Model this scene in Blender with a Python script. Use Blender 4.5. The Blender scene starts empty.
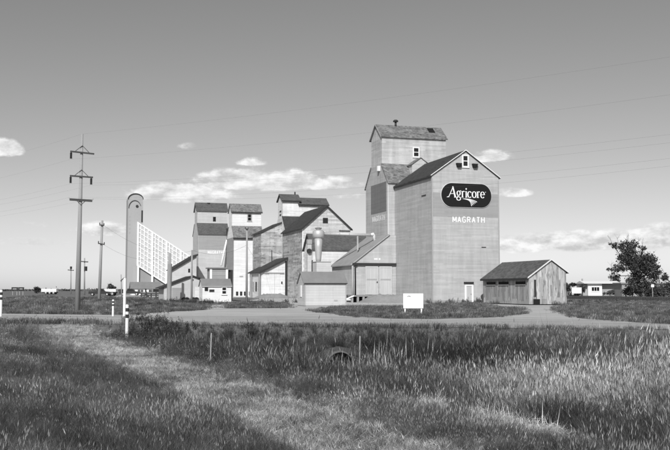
import bpy, bmesh, math, random
import numpy as np
from mathutils import Vector, Matrix
R = math.radians
random.seed(7); rng = np.random.default_rng(7)
SC = bpy.context.scene
COL = SC.collection

# ---------------------------------------------------------------- camera
F, EYE, HOR = 930.0, 1.65, 289.0            # focal length in px of a 670 px wide picture (50 mm), eye height, horizon row
PITCH = math.atan((HOR - 225) / F)
cam = bpy.data.cameras.new('Camera'); camo = bpy.data.objects.new('Camera', cam); COL.objects.link(camo)
cam.sensor_width = 36; cam.lens = 36 * F / 670; cam.clip_start = .1; cam.clip_end = 20000
camo.location = (0, 0, EYE); camo.rotation_euler = (R(90) + PITCH, 0, 0)
SC.camera = camo
# ---------------------------------------------------------------- sky, sun, exposure
SUN_AZ, SUN_EL = R(190), R(37)               # azimuth clockwise from +Y: behind the camera, a little to its left
W = bpy.data.worlds.new('World'); SC.world = W; W.use_nodes = True
sun = bpy.data.lights.new('Sun', 'SUN'); suno = bpy.data.objects.new('Sun', sun); COL.objects.link(suno)
sun.energy = 4.2; sun.angle = R(.55); sun.color = (1, 1, 1)   # black-and-white photograph: neutral light
sd = Vector((math.sin(SUN_AZ) * math.cos(SUN_EL), math.cos(SUN_AZ) * math.cos(SUN_EL), math.sin(SUN_EL)))
suno.rotation_euler = sd.to_track_quat('Z', 'Y').to_euler(); suno.location = sd * 200
SC.view_settings.view_transform = 'Standard'; SC.view_settings.look = 'None'
SC.cycles.max_bounces = 5; SC.cycles.diffuse_bounces = 2; SC.cycles.transmission_bounces = 2; SC.cycles.glossy_bounces = 2
SC.view_settings.exposure = 0; SC.view_settings.gamma = 1; SC.view_settings.use_curve_mapping = False

def build_world():
    nt = W.node_tree; N = nt.nodes; L = nt.links; N.clear()
    def nd(t, **k):
        n = N.new(t)
        for a, b in k.items(): setattr(n, a, b)
        return n
    def val(s, x):
        if hasattr(x, 'is_linked'): L.new(x, s)
        else: s.default_value = x
    def m(op, a, b=None, c=None, clamp=False):
        n = nd('ShaderNodeMath', operation=op, use_clamp=clamp); val(n.inputs[0], a)
        if b is not None: val(n.inputs[1], b)
        if c is not None: val(n.inputs[2], c)
        return n.outputs[0]
    sky = nd('ShaderNodeTexSky', sky_type='NISHITA'); sky.sun_disc = False
    sky.sun_elevation = SUN_EL; sky.sun_rotation = SUN_AZ; sky.altitude = 950
    sky.air_density = 1.0; sky.dust_density = 1.1; sky.ozone_density = 1.0
    sep = nd('ShaderNodeSeparateColor'); L.new(sky.outputs[0], sep.inputs[0])
    # film behind a yellow filter: mostly the red and green of the sky
    bw = m('ADD', m('MULTIPLY', sep.outputs[0], .62), m('ADD', m('MULTIPLY', sep.outputs[1], .33), m('MULTIPLY', sep.outputs[2], .05)))
    tc = nd('ShaderNodeTexCoord'); sx = nd('ShaderNodeSeparateXYZ'); L.new(tc.outputs['Generated'], sx.inputs[0])
    X, Y, Z = sx.outputs
    az = m('ARCTAN2', X, Y); hyp = m('SQRT', m('ADD', m('MULTIPLY', X, X), m('MULTIPLY', Y, Y)))
    el = m('ARCTAN2', Z, hyp)
    cv = nd('ShaderNodeCombineXYZ'); L.new(az, cv.inputs[0]); L.new(m('MULTIPLY', el, 1.9), cv.inputs[1])
    def noise(scale, detail, rough=.6, vec=cv.outputs[0]):
        n = nd('ShaderNodeTexNoise'); n.inputs['Scale'].default_value = scale; n.inputs['Detail'].default_value = detail
        n.inputs['Roughness'].default_value = rough; L.new(vec, n.inputs['Vector']); return n.outputs[0]
    n1 = noise(34, 5, .62); n2 = noise(95, 4, .65); n3 = noise(13, 2)
    sh = nd('ShaderNodeVectorMath', operation='ADD'); L.new(cv.outputs[0], sh.inputs[0]); sh.inputs[1].default_value = (-.004, .013, 0)
    n4 = noise(34, 4, .62, sh.outputs[0])
    # clouds: direction, half width, height above and below the flat base line, strength
    cl = [(2, 150, 25, 13, 7, .9), (186, 146, 12, 5, 4, .28), (250, 163, 20, 8, 4, .55), (262, 183, 86, 18, 9, .95), (320, 184, 55, 10, 7, .6),
          (180, 195, 66, 15, 9, .85), (104, 231, 38, 11, 6, .8), (491, 158, 25, 10, 5, .8), (513, 194, 21, 9, 4, .75),
          (590, 244, 110, 16, 9, .95), (655, 240, 55, 18, 12, .95), (522, 246, 45, 16, 8, .8), (20, 243, 60, 6, 5, .3),
          (60, 225, 60, 5, 4, .22), (360, 196, 40, 5, 4, .3)]
    tot = None
    for px, py, w, hu, hd, st in cl:
        dx, dy = px - 335, 225 - py
        yy = F * math.cos(PITCH) - dy * math.sin(PITCH); zz = F * math.sin(PITCH) + dy * math.cos(PITCH)
        a0 = math.atan2(dx, yy); e0 = math.atan2(zz, math.hypot(dx, yy))
        da = m('DIVIDE', m('SUBTRACT', az, a0), w / F)
        de = m('SUBTRACT', el, e0)
        up = m('DIVIDE', m('MAXIMUM', de, 0), hu / F); dn = m('DIVIDE', m('MINIMUM', de, 0), hd / F)
        d2 = m('ADD', m('MULTIPLY', da, da), m('ADD', m('MULTIPLY', up, up), m('MULTIPLY', dn, dn)))
        k = m('MULTIPLY', m('SUBTRACT', 1, d2, clamp=True), st)
        tot = k if tot is None else m('MAXIMUM', tot, k)
    # the same fair-weather clouds go on round the horizon beyond the frame
    band = m('MULTIPLY', m('MULTIPLY', m('SMOOTH_MIN', m('MULTIPLY', el, 14, clamp=True), m('SUBTRACT', 1.35, m('MULTIPLY', el, 4.2), clamp=True), .1),
             m('SUBTRACT', m('MULTIPLY', n3, 5.5), 2.6, clamp=True)), m('MULTIPLY', m('SUBTRACT', m('ABSOLUTE', az), .42), 4, clamp=True))
    tot = m('MAXIMUM', tot, m('MULTIPLY', band, .8))
    br = m('ADD', m('MULTIPLY', n1, .75), m('MULTIPLY', n2, .25))
    mask = m('MULTIPLY', m('SUBTRACT', m('ADD', m('MULTIPLY', tot, 1.7), m('MULTIPLY', m('SUBTRACT', br, .5), 4.0)), .26), 1.7, clamp=True)
    mask = m('MULTIPLY', mask, m('MULTIPLY', tot, 2.6, clamp=True))
    cb = m('MULTIPLY', m('MINIMUM', m('MAXIMUM', m('ADD', .88, m('MULTIPLY', m('SUBTRACT', n1, n4), 1.2)), .66), 1.08), CLOUD)  # offset noise paints lit and self-shadowed sides into the clouds
    out = m('ADD', m('MULTIPLY', bw, m('SUBTRACT', 1, mask)), m('MULTIPLY', cb, mask))
    bg = nd('ShaderNodeBackground'); L.new(out, bg.inputs[0]); bg.inputs[1].default_value = SKY
    wo = nd('ShaderNodeOutputWorld'); L.new(bg.outputs[0], wo.inputs[0])
SKY = .105; CLOUD = 8.6
build_world()
W.cycles.sampling_method = 'MANUAL'; W.cycles.sample_map_resolution = 256

# ---------------------------------------------------------------- helpers
def ray(px, py):
    dx, dy = px - 335, 225 - py
    return dx, F * math.cos(PITCH) - dy * math.sin(PITCH), F * math.sin(PITCH) + dy * math.cos(PITCH)
def at(px, py, D):                           # point D metres ahead that lies under a picture position
    x, y, z = ray(px, py); t = D / y
    return Vector((x * t, D, EYE + z * t))
def hz(py, D): return at(335, py, D).z
def gp(px, py, z=0.0):                       # point on level ground
    x, y, zz = ray(px, py); t = (z - EYE) / zz
    return Vector((x * t, y * t, z))
ANG = math.atan2(.287, .958)                 # the row of elevators stands square to this heading
UD = Vector((math.cos(ANG), math.sin(ANG), 0)); VD = Vector((-math.sin(ANG), math.cos(ANG), 0))
def reach(O, d, px, py):                     # length along d from O until picture column px
    x, y, _ = ray(px, py); k = x / y
    return (k * O.y - O.x) / (d.x - k * d.y)

class MB:
    def __init__(s): s.v = []; s.f = []
    def add(s, vs, fs):
        b = len(s.v); s.v += [tuple(p) for p in vs]; s.f += [tuple(i + b for i in f) for f in fs]; return s
    def box(s, x0, x1, y0, y1, z0, z1):
        vs = [(x, y, z) for z in (z0, z1) for y in (y0, y1) for x in (x0, x1)]
        return s.add(vs, [(0, 2, 3, 1), (4, 5, 7, 6), (0, 1, 5, 4), (2, 6, 7, 3), (0, 4, 6, 2), (1, 3, 7, 5)])
    def prism(s, prof, e0, e1, axis):        # prof: (s, z) points; axis 'v': extruded along y, 'u': along x
        n = len(prof); vs = []
        for e in (e0, e1):
            for a, z in prof: vs.append((a, e, z) if axis == 'v' else (e, a, z))
        fs = [tuple(range(n)), tuple(range(2 * n - 1, n - 1, -1))] + [(i, i + n, (i + 1) % n + n, (i + 1) % n) for i in range(n)]
        return s.add(vs, fs)
    def tube(s, pts, rad, n=8, cap=True):
        pts = [Vector(p) for p in pts]; rad = rad if isinstance(rad, (list, tuple)) else [rad] * len(pts)
        vs = []; fs = []
        for i, p in enumerate(pts):
            t = (pts[min(i + 1, len(pts) - 1)] - pts[max(i - 1, 0)]).normalized()
            a = t.cross(Vector((0, 0, 1)))
            if a.length < .05: a = t.cross(Vector((0, 1, 0)))
            a.normalize(); b = t.cross(a)
            for k in range(n):
                q = 2 * math.pi * k / n; vs.append(p + (a * math.cos(q) + b * math.sin(q)) * rad[i])
        for i in range(len(pts) - 1):
            for k in range(n): fs.append((i * n + k, i * n + (k + 1) % n, (i + 1) * n + (k + 1) % n, (i + 1) * n + k))
        if cap: fs += [tuple(range(n - 1, -1, -1)), tuple(range((len(pts) - 1) * n, len(pts) * n))]
        return s.add(vs, fs)
    def bar(s, p, q, w, h=None):             # square bar between two points
        p = Vector(p); q = Vector(q); h = h or w; t = (q - p).normalized()
        a = t.cross(Vector((0, 0, 1)))
        if a.length < .05: a = Vector((1, 0, 0))
        a.normalize(); b = t.cross(a)
        vs = [c + a * i * w / 2 + b * j * h / 2 for c in (p, q) for i, j in ((-1, -1), (1, -1), (1, 1), (-1, 1))]
        return s.add(vs, [(0, 1, 2, 3), (7, 6, 5, 4), (0, 4, 5, 1), (1, 5, 6, 2), (2, 6, 7, 3), (3, 7, 4, 0)])
    def mesh(s, name):
        me = bpy.data.meshes.new(name); me.from_pydata(s.v, [], s.f)
        bm = bmesh.new(); bm.from_mesh(me); bmesh.ops.recalc_face_normals(bm, faces=bm.faces); bm.to_mesh(me); bm.free()
        return me
    def build(s, name, mat, parent=None, smooth=False):
        me = s.mesh(name); me.materials.append(mat)
        if smooth: me.shade_smooth()
        o = bpy.data.objects.new(name, me); COL.objects.link(o); o.parent = parent
        return o
def tag(o, label=None, cat=None, group=None, kind=None):
    for k, x in (('label', label), ('category', cat), ('group', group), ('kind', kind)):
        if x: o[k] = x
    return o
def thing(name, label, cat, loc=(0, 0, 0), rz=0.0, group=None):
    o = bpy.data.objects.new(name, None); COL.objects.link(o); o.empty_display_size = .3
    o.location = loc; o.rotation_euler = (0, 0, rz)
    return tag(o, label, cat, group)
def fbox(mb, face, pos, a0, a1, b0, b1, d0, d1):   # box on a wall: a along it, b up, from d0 to d1 proud of it
    if face == 'front': return mb.box(a0, a1, pos - d1, pos - d0, b0, b1)
    return mb.box(pos - d1, pos - d0, a0, a1, b0, b1)

# ---------------------------------------------------------------- materials
def new_mat(name):
    m = bpy.data.materials.new(name); m.use_nodes = True; nt = m.node_tree; nt.nodes.clear()
    o = nt.nodes.new('ShaderNodeOutputMaterial'); p = nt.nodes.new('ShaderNodeBsdfPrincipled')
    nt.links.new(p.outputs[0], o.inputs[0]); return m, nt, p
class NT:
    def __init__(s, nt): s.nt = nt
    def n(s, t, **k):
        q = s.nt.nodes.new(t)
        for a, b in k.items(): setattr(q, a, b)
        return q
    def link(s, a, b): s.nt.links.new(a, b)
    def set(s, sock, x):
        if hasattr(x, 'is_linked'): s.link(x, sock)
        else: sock.default_value = x
    def m(s, op, a, b=None, clamp=False):
        q = s.n('ShaderNodeMath', operation=op, use_clamp=clamp); s.set(q.inputs[0], a)
        if b is not None: s.set(q.inputs[1], b)
        return q.outputs[0]
    def noise(s, vec, scale, detail=4, rough=.6):
        q = s.n('ShaderNodeTexNoise'); q.inputs['Scale'].default_value = scale; q.inputs['Detail'].default_value = detail
        q.inputs['Roughness'].default_value = rough; s.link(vec, q.inputs['Vector']); return q.outputs[0]
    def mapv(s, vec, sc):
        q = s.n('ShaderNodeMapping'); q.inputs['Scale'].default_value = sc; s.link(vec, q.inputs['Vector']); return q.outputs[0]
    def bump(s, h, p, strength=.5, dist=.02):
        q = s.n('ShaderNodeBump'); q.inputs['Strength'].default_value = strength; q.inputs['Distance'].default_value = dist
        s.link(h, q.inputs['Height']); s.link(q.outputs[0], p.inputs['Normal'])
def grey(c): return (c, c, c, 1)
def M_plain(name, c, rough=.8, amp=.25, scale=3.0, metal=0, streak=False):
    m, nt, p = new_mat(name); T = NT(nt)
    co = T.n('ShaderNodeTexCoord').outputs['Object']
    v = T.mapv(co, (1, 1, .15)) if streak else co
    a = T.noise(v, scale, 5); b = T.noise(co, scale * 9, 3)
    k = T.m('ADD', 1, T.m('ADD', T.m('MULTIPLY', T.m('SUBTRACT', a, .5), amp * 2), T.m('MULTIPLY', T.m('SUBTRACT', b, .5), amp)))
    T.link(T.m('MULTIPLY', k, c), p.inputs['Base Color']); p.inputs['Roughness'].default_value = rough; p.inputs['Metallic'].default_value = metal
    p.inputs['Specular IOR Level'].default_value = .25
    T.bump(b, p, .25, .01)
    return m
def M_siding(name, c, board=.15, var=.14, stain=.3, vertical=False, peel=0.0, peel_c=.2, rough=.85):
    m, nt, p = new_mat(name); T = NT(nt)
    co = T.n('ShaderNodeTexCoord').outputs['Object']; sx = T.n('ShaderNodeSeparateXYZ'); T.link(co, sx.inputs[0])
    if vertical: ax = T.m('ADD', sx.outputs[0], sx.outputs[1])
    else: ax = sx.outputs[2]
    t = T.m('DIVIDE', ax, board); fr = T.m('FRACT', t); fl = T.m('FLOOR', t)
    wn = T.n('ShaderNodeTexWhiteNoise', noise_dimensions='2D')
    cmb = T.n('ShaderNodeCombineXYZ'); T.link(fl, cmb.inputs[0])
    other = sx.outputs[2] if vertical else T.m('ADD', sx.outputs[0], sx.outputs[1])
    T.link(T.m('FLOOR', T.m('DIVIDE', T.m('ADD', other, T.m('MULTIPLY', fl, 1.37)), 3.7)), cmb.inputs[1]); T.link(cmb.outputs[0], wn.inputs['Vector'])
    st = T.noise(T.mapv(co, (1.2, 1.2, .16)), 1.3, 6, .65)
    gr = T.noise(T.mapv(co, (1, 1, 14) if not vertical else (14, 14, 1)), 1.6, 4)
    blotch = T.noise(co, .35, 4)
    k = T.m('ADD', 1, T.m('MULTIPLY', T.m('SUBTRACT', wn.outputs[0], .5), var * 2))
    k = T.m('ADD', k, T.m('MULTIPLY', T.m('SUBTRACT', st, .52), stain * 1.6))
    k = T.m('ADD', k, T.m('MULTIPLY', T.m('SUBTRACT', gr, .5), stain * .8))
    k = T.m('ADD', k, T.m('MULTIPLY', T.m('SUBTRACT', blotch, .5), stain * .8))
    gap = T.m('LESS_THAN', fr, .1)
    k = T.m('MULTIPLY', k, T.m('SUBTRACT', 1, T.m('MULTIPLY', gap, .16)))
    col = T.m('MULTIPLY', k, c)
    if peel > 0:
        pn = T.noise(T.mapv(co, (.8, .8, 2.2) if not vertical else (3.5, 3.5, .5)), 1.1, 7, .7)
        pm = T.m('MULTIPLY', T.m('SUBTRACT', pn, 1 - peel), 9, clamp=True)
        col = T.m('ADD', T.m('MULTIPLY', col, T.m('SUBTRACT', 1, pm)), T.m('MULTIPLY', T.m('MULTIPLY', k, peel_c), pm))
    T.link(T.m('MAXIMUM', col, .01), p.inputs['Base Color']); p.inputs['Roughness'].default_value = rough
    p.inputs['Specular IOR Level'].default_value = .2
    T.bump(T.m('ADD', T.m('MULTIPLY', fr, -1 if not vertical else .2), T.m('MULTIPLY', gap, -1)), p, .3, .015)
    return m
def M_shingle(name, c, amp=.5, row=.16):
    m, nt, p = new_mat(name); T = NT(nt)
    co = T.n('ShaderNodeTexCoord').outputs['Object']; sx = T.n('ShaderNodeSeparateXYZ'); T.link(co, sx.inputs[0])
    t = T.m('DIVIDE', sx.outputs[2], row * .65); fl = T.m('FLOOR', t); fr = T.m('FRACT', t)
    s = T.m('ADD', sx.outputs[0], sx.outputs[1])
    cmb = T.n('ShaderNodeCombineXYZ'); T.link(fl, cmb.inputs[0]); T.link(T.m('FLOOR', T.m('ADD', T.m('DIVIDE', s, .3), T.m('MULTIPLY', fl, .5))), cmb.inputs[1])
    wn = T.n('ShaderNodeTexWhiteNoise', noise_dimensions='2D'); T.link(cmb.outputs[0], wn.inputs['Vector'])
    big = T.noise(co, .9, 6, .7); mid = T.noise(co, 3.5, 4, .7)
    k = T.m('ADD', 1, T.m('MULTIPLY', T.m('SUBTRACT', wn.outputs[0], .5), amp * .8))
    k = T.m('ADD', k, T.m('MULTIPLY', T.m('SUBTRACT', big, .5), amp * 2.2)); k = T.m('ADD', k, T.m('MULTIPLY', T.m('SUBTRACT', mid, .5), amp * 1.6))
    T.link(T.m('MAXIMUM', T.m('MULTIPLY', k, c), .012), p.inputs['Base Color']); p.inputs['Roughness'].default_value = .9
    p.inputs['Specular IOR Level'].default_value = .2
    T.bump(T.m('ADD', T.m('MULTIPLY', fr, -1), wn.outputs[0]), p, .6, .02)
    return m
def M_glass(name):
    m, nt, p = new_mat(name); p.inputs['Base Color'].default_value = grey(.012); p.inputs['Roughness'].default_value = .12
    return m
def M_ground(name, c, amp=.35, s1=.25, s2=2.5, s3=14, attr=None, c2=None, rough=.95, tracks=None):
    m, nt, p = new_mat(name); T = NT(nt)
    co = T.n('ShaderNodeTexCoord').outputs['Object']
    a = T.noise(co, s1, 6, .65); b = T.noise(co, s2, 5, .7); d = T.noise(co, s3, 3, .7)
    k = T.m('ADD', 1, T.m('ADD', T.m('MULTIPLY', T.m('SUBTRACT', a, .5), amp * 2.2), T.m('ADD', T.m('MULTIPLY', T.m('SUBTRACT', b, .5), amp * 1.6), T.m('MULTIPLY', T.m('SUBTRACT', d, .5), amp * 1.6))))
    if tracks is not None:
        mp = T.n('ShaderNodeMapping'); mp.inputs['Rotation'].default_value = (0, 0, tracks); T.link(co, mp.inputs['Vector'])
        tr_ = T.noise(T.mapv(mp.outputs[0], (.05, 1.1, 1)), 1.0, 4, .6); tr2 = T.noise(T.mapv(mp.outputs[0], (.04, 4, 1)), 1.0, 3, .6)
        k = T.m('ADD', k, T.m('ADD', T.m('MULTIPLY', T.m('SUBTRACT', tr_, .5), 1.3), T.m('MULTIPLY', T.m('SUBTRACT', tr2, .5), .7)))
    base = c
    if attr:
        at_ = T.n('ShaderNodeAttribute', attribute_name=attr); base = T.m('ADD', c, T.m('MULTIPLY', at_.outputs['Fac'], c2 - c))
    T.link(T.m('MAXIMUM', T.m('MULTIPLY', k, base), .01), p.inputs['Base Color']); p.inputs['Roughness'].default_value = rough
    p.inputs['Specular IOR Level'].default_value = .1
    T.bump(T.m('ADD', b, d), p, .5, .05)
    return m
def M_leaf(name, c, amp=.5, attr='tone', trans=.25, tint=False):
    m, nt, p = new_mat(name); T = NT(nt)
    t = T.n('ShaderNodeAttribute', attribute_name=attr).outputs['Fac']
    oi = T.n('ShaderNodeObjectInfo').outputs['Random']
    k = T.m('MULTIPLY', T.m('ADD', 1 - amp / 2, T.m('MULTIPLY', t, amp)), T.m('ADD', .78, T.m('MULTIPLY', oi, .44)))
    if tint: k = T.m('MULTIPLY', k, T.n('ShaderNodeAttribute', attribute_name='tint', attribute_type='INSTANCER').outputs['Fac'])
    col = T.m('MULTIPLY', k, c)
    T.link(col, p.inputs['Base Color']); p.inputs['Roughness'].default_value = .6; p.inputs['Specular IOR Level'].default_value = .3
    tr = T.n('ShaderNodeBsdfTranslucent'); T.link(col, tr.inputs[0]); mx = T.n('ShaderNodeMixShader'); mx.inputs[0].default_value = trans
    out = [n for n in nt.nodes if n.type == 'OUTPUT_MATERIAL'][0]
    T.link(p.outputs[0], mx.inputs[1]); T.link(tr.outputs[0], mx.inputs[2]); T.link(mx.outputs[0], out.inputs[0])
    return m

m_agri = M_siding('painted lap siding, mid grey', .44, .17, .08, .34, peel=.27, peel_c=.38)
m_agri_cup = M_siding('painted lap siding, weathered', .48, .2, .12, .45, peel=.38, peel_c=.3)
m_band = M_siding('painted lap siding, darker coat', .33, .17, .06, .15)
m_panel = M_siding('painted lap siding, dark coat', .19, .17, .06, .2)
m_old = M_siding('bare weathered lap siding', .52, .2, .2, .5, peel=.42, peel_c=.26)
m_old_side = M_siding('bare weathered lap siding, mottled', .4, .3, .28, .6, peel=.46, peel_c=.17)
m_white = M_siding('white painted siding', .74, .2, .06, .16)
m_whiteold = M_siding('white painted siding, worn', .68, .2, .1, .34, peel=.38, peel_c=.36)
m_grey = M_siding('pale grey siding', .52, .25, .05, .18)
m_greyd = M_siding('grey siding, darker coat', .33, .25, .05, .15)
m_shedw = M_siding('unpainted vertical boards', .3, .2, .25, .6, vertical=True, peel=.45, peel_c=.13)
m_shedf = M_siding('unpainted gable boards, worn', .42, .2, .3, .8, vertical=True, peel=.5, peel_c=.17)
m_shing = M_shingle('weathered shingles', .18, .8)
m_shingd = M_shingle('dark shingles', .055, .5)
m_shingm = M_shingle('grey shingles', .1, .4)
m_metalroof = M_plain('grey sheet roofing', .22, .5, .2, 1.5, streak=True)
m_metalpale = M_plain('pale weathered roofing', .3, .7, .3, 1.2, streak=True)
m_trimw = M_plain('white trim', .82, .6, .08, 3)
m_trimg = M_plain('grey trim', .36, .7, .15, 3)
m_trimd = M_plain('dark trim', .035, .7, .2, 3)
m_black = M_plain('black sign paint', .014, .95, .1, 2)
m_letter = M_plain('white lettering', .82, .6, .06, 3)
m_letterold = M_plain('faded white lettering', .72, .8, .3, 2)
m_lettergrey = M_plain('pale lettering', .7, .8, .2, 2)
m_glass = M_glass('dark window glass')
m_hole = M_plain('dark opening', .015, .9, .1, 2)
m_conc = M_plain('concrete', .38, .85, .12, .4, streak=True)
m_concg = M_plain('grey concrete infill', .3, .85, .1, .6)
m_rib = M_plain('white concrete ribs', .85, .8, .06, .6)
m_bay = M_plain('light concrete bays', .55, .85, .1, .6)
m_galv = M_plain('galvanised metal', .5, .45, .15, 2, metal=.3, streak=True)
m_door = M_siding('grey door boards', .5, .14, .05, .15, vertical=True)
m_wood = M_plain('weathered pole wood', .3, .9, .3, 3, streak=True)
m_woodd = M_plain('dark creosoted wood', .06, .9, .3, 3)
m_wire = M_plain('wire', .12, .6, .1, 3)
m_insul = M_plain('insulator', .03, .3, .1, 3)
m_rubber = M_plain('rubber', .02, .8, .2, 3)
m_vwhite = M_plain('white vehicle paint', .8, .35, .06, 2)
m_vdark = M_plain('dark vehicle paint', .04, .35, .1, 2)
m_vgrey = M_plain('grey vehicle paint', .2, .4, .1, 2)
m_bark = M_plain('bark', .07, .95, .4, 4, streak=True)
m_rust = M_plain('rusted corrugated steel', .12, .7, .4, 3)
m_dirt = M_ground('bare earth', .27, .25, .4, 3, 14)
m_ballast = M_ground('ballast', .06, .4, .3, 3, 16)
m_ground = M_ground('grassland soil', .17, .5, .12, 1.6, 12, 'dry', .4)
m_gravel = M_ground('gravel yard', .45, .26, .15, 1.1, 14, tracks=R(15))
m_road = M_ground('road surface', .38, .24, .2, 1.2, 14, tracks=R(15))
m_soil = M_ground('dark ditch soil', .07, .5, .5, 3, 14)
m_turf = M_ground('rough turf', .13, .4, .3, 2, 12)
m_grass = M_leaf('tall grass', .12, 1.8, tint=True)
m_grasspale = M_leaf('dry seed grass', .28, 1.5, tint=True)
m_hay = M_leaf('mown dry grass', .4, 1.4, tint=True)
m_straw = M_leaf('flattened straw', .8, .5, tint=True)
m_weed = M_leaf('broad weeds', .085, .8, tint=True)
m_reed = M_leaf('dead reed stalks', .62, .9, trans=.1, tint=True)
m_leafd = M_leaf('dark tree leaves', .06, 1.0, trans=.15)
m_leafm = M_leaf('grey green leaves', .12, .9, trans=.2)

# ---------------------------------------------------------------- ground
def sstep(a, b, x):
    t = np.clip((x - a) / (b - a), 0, 1); return t * t * (3 - 2 * t)
def sdist(x, y): return (x - .6) * .9225 + (y - 12) * .386        # metres to the right of the mown strip's centre line
def road_near(x): return 41.2 - .25 * x + .0015 * x * x
def road_far(x): return 54.5 - .33 * x + .001 * x * x
def zg(x, y):
    x = np.asarray(x, float); y = np.asarray(y, float)
    s = sdist(x, y)
    prof = -.42 * sstep(-5.2, -1.4, s) - .62 * sstep(1.0, 4.2, s) + .26 * sstep(7.2, 13.0, s)
    und = .05 * np.sin(x * .9 + y * .35) + .04 * np.sin(y * 1.3 - x * .5)
    edge = sstep(.2, 3.4, road_near(x) - y)
    fore = (prof + und * sstep(-5, -2, s)) * edge
    # low uneven bank of rough grass on the far side of the road, at the left
    far = sstep(1.5, 9, y - road_far(x)) * sstep(-12, -17, x) * sstep(170, 110, y)
    bank = far * (.32 + .3 * np.sin(x * .33 + 1) * np.sin(y * .17) + .16 * np.sin(x * .21 + y * .3))
    return np.where(y < road_near(x), fore, bank)
def build_ground():
    def axis(lo, hi, fine0, fine1, step):
        a = [fine0]; k = step
        while a[-1] > lo: k *= 1.25; a.append(max(a[-1] - k, lo))
        a = a[::-1]; b = list(np.arange(fine0 + step, fine1, step)); k = step; c = [fine1]
        while c[-1] < hi: k *= 1.25; c.append(min(c[-1] + k, hi))
        return np.array(a + b + c)
    xs = axis(-7000, 7000, -32, 26, .4); ys = axis(-200, 12000, 3, 72, .4)
    X, Y = np.meshgrid(xs, ys); Z = zg(X, Y)
    n, mm = X.shape
    v = np.stack([X, Y, Z], -1).reshape(-1, 3)
    i = np.arange(n * mm).reshape(n, mm)
    f = np.stack([i[:-1, :-1], i[:-1, 1:], i[1:, 1:], i[1:, :-1]], -1).reshape(-1, 4)
    me = bpy.data.meshes.new('ground'); me.from_pydata(v.tolist(), [], f.tolist())
    s = sdist(v[:, 0], v[:, 1])
    dry = sstep(-1.3, -.6, s) * sstep(1.3, .6, s) * (v[:, 1] < road_near(v[:, 0])) * rng.uniform(.45, 1, len(s))
    a = me.attributes.new('dry', 'FLOAT', 'POINT'); a.data.foreach_set('value', dry.astype(np.float32))
    me.materials.append(m_ground); me.shade_smooth()
    o = bpy.data.objects.new('ground', me); COL.objects.link(o); tag(o, kind='structure')
build_ground()
def sheet(name, pts, z, mat, jit=.25, step=1.2, kind='structure', crown=0.0):
    P = []
    for i, p in enumerate(pts):
        q = pts[(i + 1) % len(pts)]; d = math.hypot(q[0] - p[0], q[1] - p[1]); n = max(1, min(60, int(d / step)))
        for k in range(n):
            t = k / n; P.append((p[0] + (q[0] - p[0]) * t + random.gauss(0, jit), p[1] + (q[1] - p[1]) * t + random.gauss(0, jit), z))
    me = bpy.data.meshes.new(name); bm = bmesh.new(); f = bm.faces.new([bm.verts.new(p) for p in P])
    bmesh.ops.triangulate(bm, faces=[f]); bmesh.ops.recalc_face_normals(bm, faces=bm.faces)
    if bm.faces[:][0].normal.z < 0: bmesh.ops.reverse_faces(bm, faces=bm.faces)
    bm.to_mesh(me); bm.free(); me.materials.append(mat)
    o = bpy.data.objects.new(name, me); COL.objects.link(o); tag(o, kind=kind); return o
xs = np.linspace(-75, 60, 60)
sheet('road', [(x, float(road_near(x)) + .15) for x in xs] + [(x, float(road_far(x))) for x in xs[::-1]], .012, m_road, .07, .9)
def gpt(px, py): p = gp(px, py); return (p.x, p.y)
sheet('gravel_yard', [(-13, float(road_far(-13)) - 1), (0, float(road_far(0)) - 1), (8, float(road_far(8)) - 1), (17.5, float(road_far(17.5)) - 1), (19, 53), (20, 62), (22.5, 75), (25, 92), (29, 108),
      (26, 125), (10, 190), (-20, 260), (-60, 262), (-40, 160), (-24, 112), (-19, 80), (-15, 64)], .006, m_gravel, .2, 1.5)
ISL = [[gpt(*p) for p in ((308, 310.5), (345, 316), (385, 318.7), (430, 319.3), (490, 317.5), (527, 313.5), (518, 309), (488, 306), (480, 303.6), (452, 303.8), (420, 306.2), (380, 307.5), (340, 308))],
       [gpt(*p) for p in ((225, 308.6), (285, 308.2), (287, 305.4), (262, 302.6), (246, 302.3), (229, 303.6))],
       [gpt(*p) for p in ((140, 314), (170, 311.8), (205, 310.3), (205, 305.0), (150, 304.5), (130, 307))],
       [gpt(*p) for p in ((556, 311), (580, 318.2), (640, 323), (700, 326), (740, 310), (735, 303), (600, 301.5), (566, 304.2))]]
for k, pl in enumerate(ISL): sheet('grass_verge', pl, .018, m_turf, .18, .8)

# ---------------------------------------------------------------- building parts
def roof_slab(t, axis, p0, p1, e0, e1, mat, th=.16, eave=.3, rake=.3, name='roof', lift=.012):
    d = Vector((p1[0] - p0[0], p1[1] - p0[1])).normalized(); q = (p0[0] - d.x * eave, p0[1] - d.y * eave)
    pr = [(q[0], q[1] + lift), (p1[0], p1[1] + lift), (p1[0], p1[1] + th), (q[0], q[1] + th)]
    return MB().prism(pr, e0 - rake, e1 + rake, axis).build(name, mat, t)
def rake_board(t, axis, p0, p1, pos, mat, h=.22, w=.06, eave=.3, drop=.06):
    d = Vector((p1[0] - p0[0], p1[1] - p0[1])).normalized(); q = (p0[0] - d.x * eave, p0[1] - d.y * eave)
    pr = [(q[0], q[1] + .17 - h), (p1[0], p1[1] + .17 - h), (p1[0], p1[1] + .175), (q[0], q[1] + .175)]
    return MB().prism(pr, pos - w, pos, axis).build('rake_board', mat, t)
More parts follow.
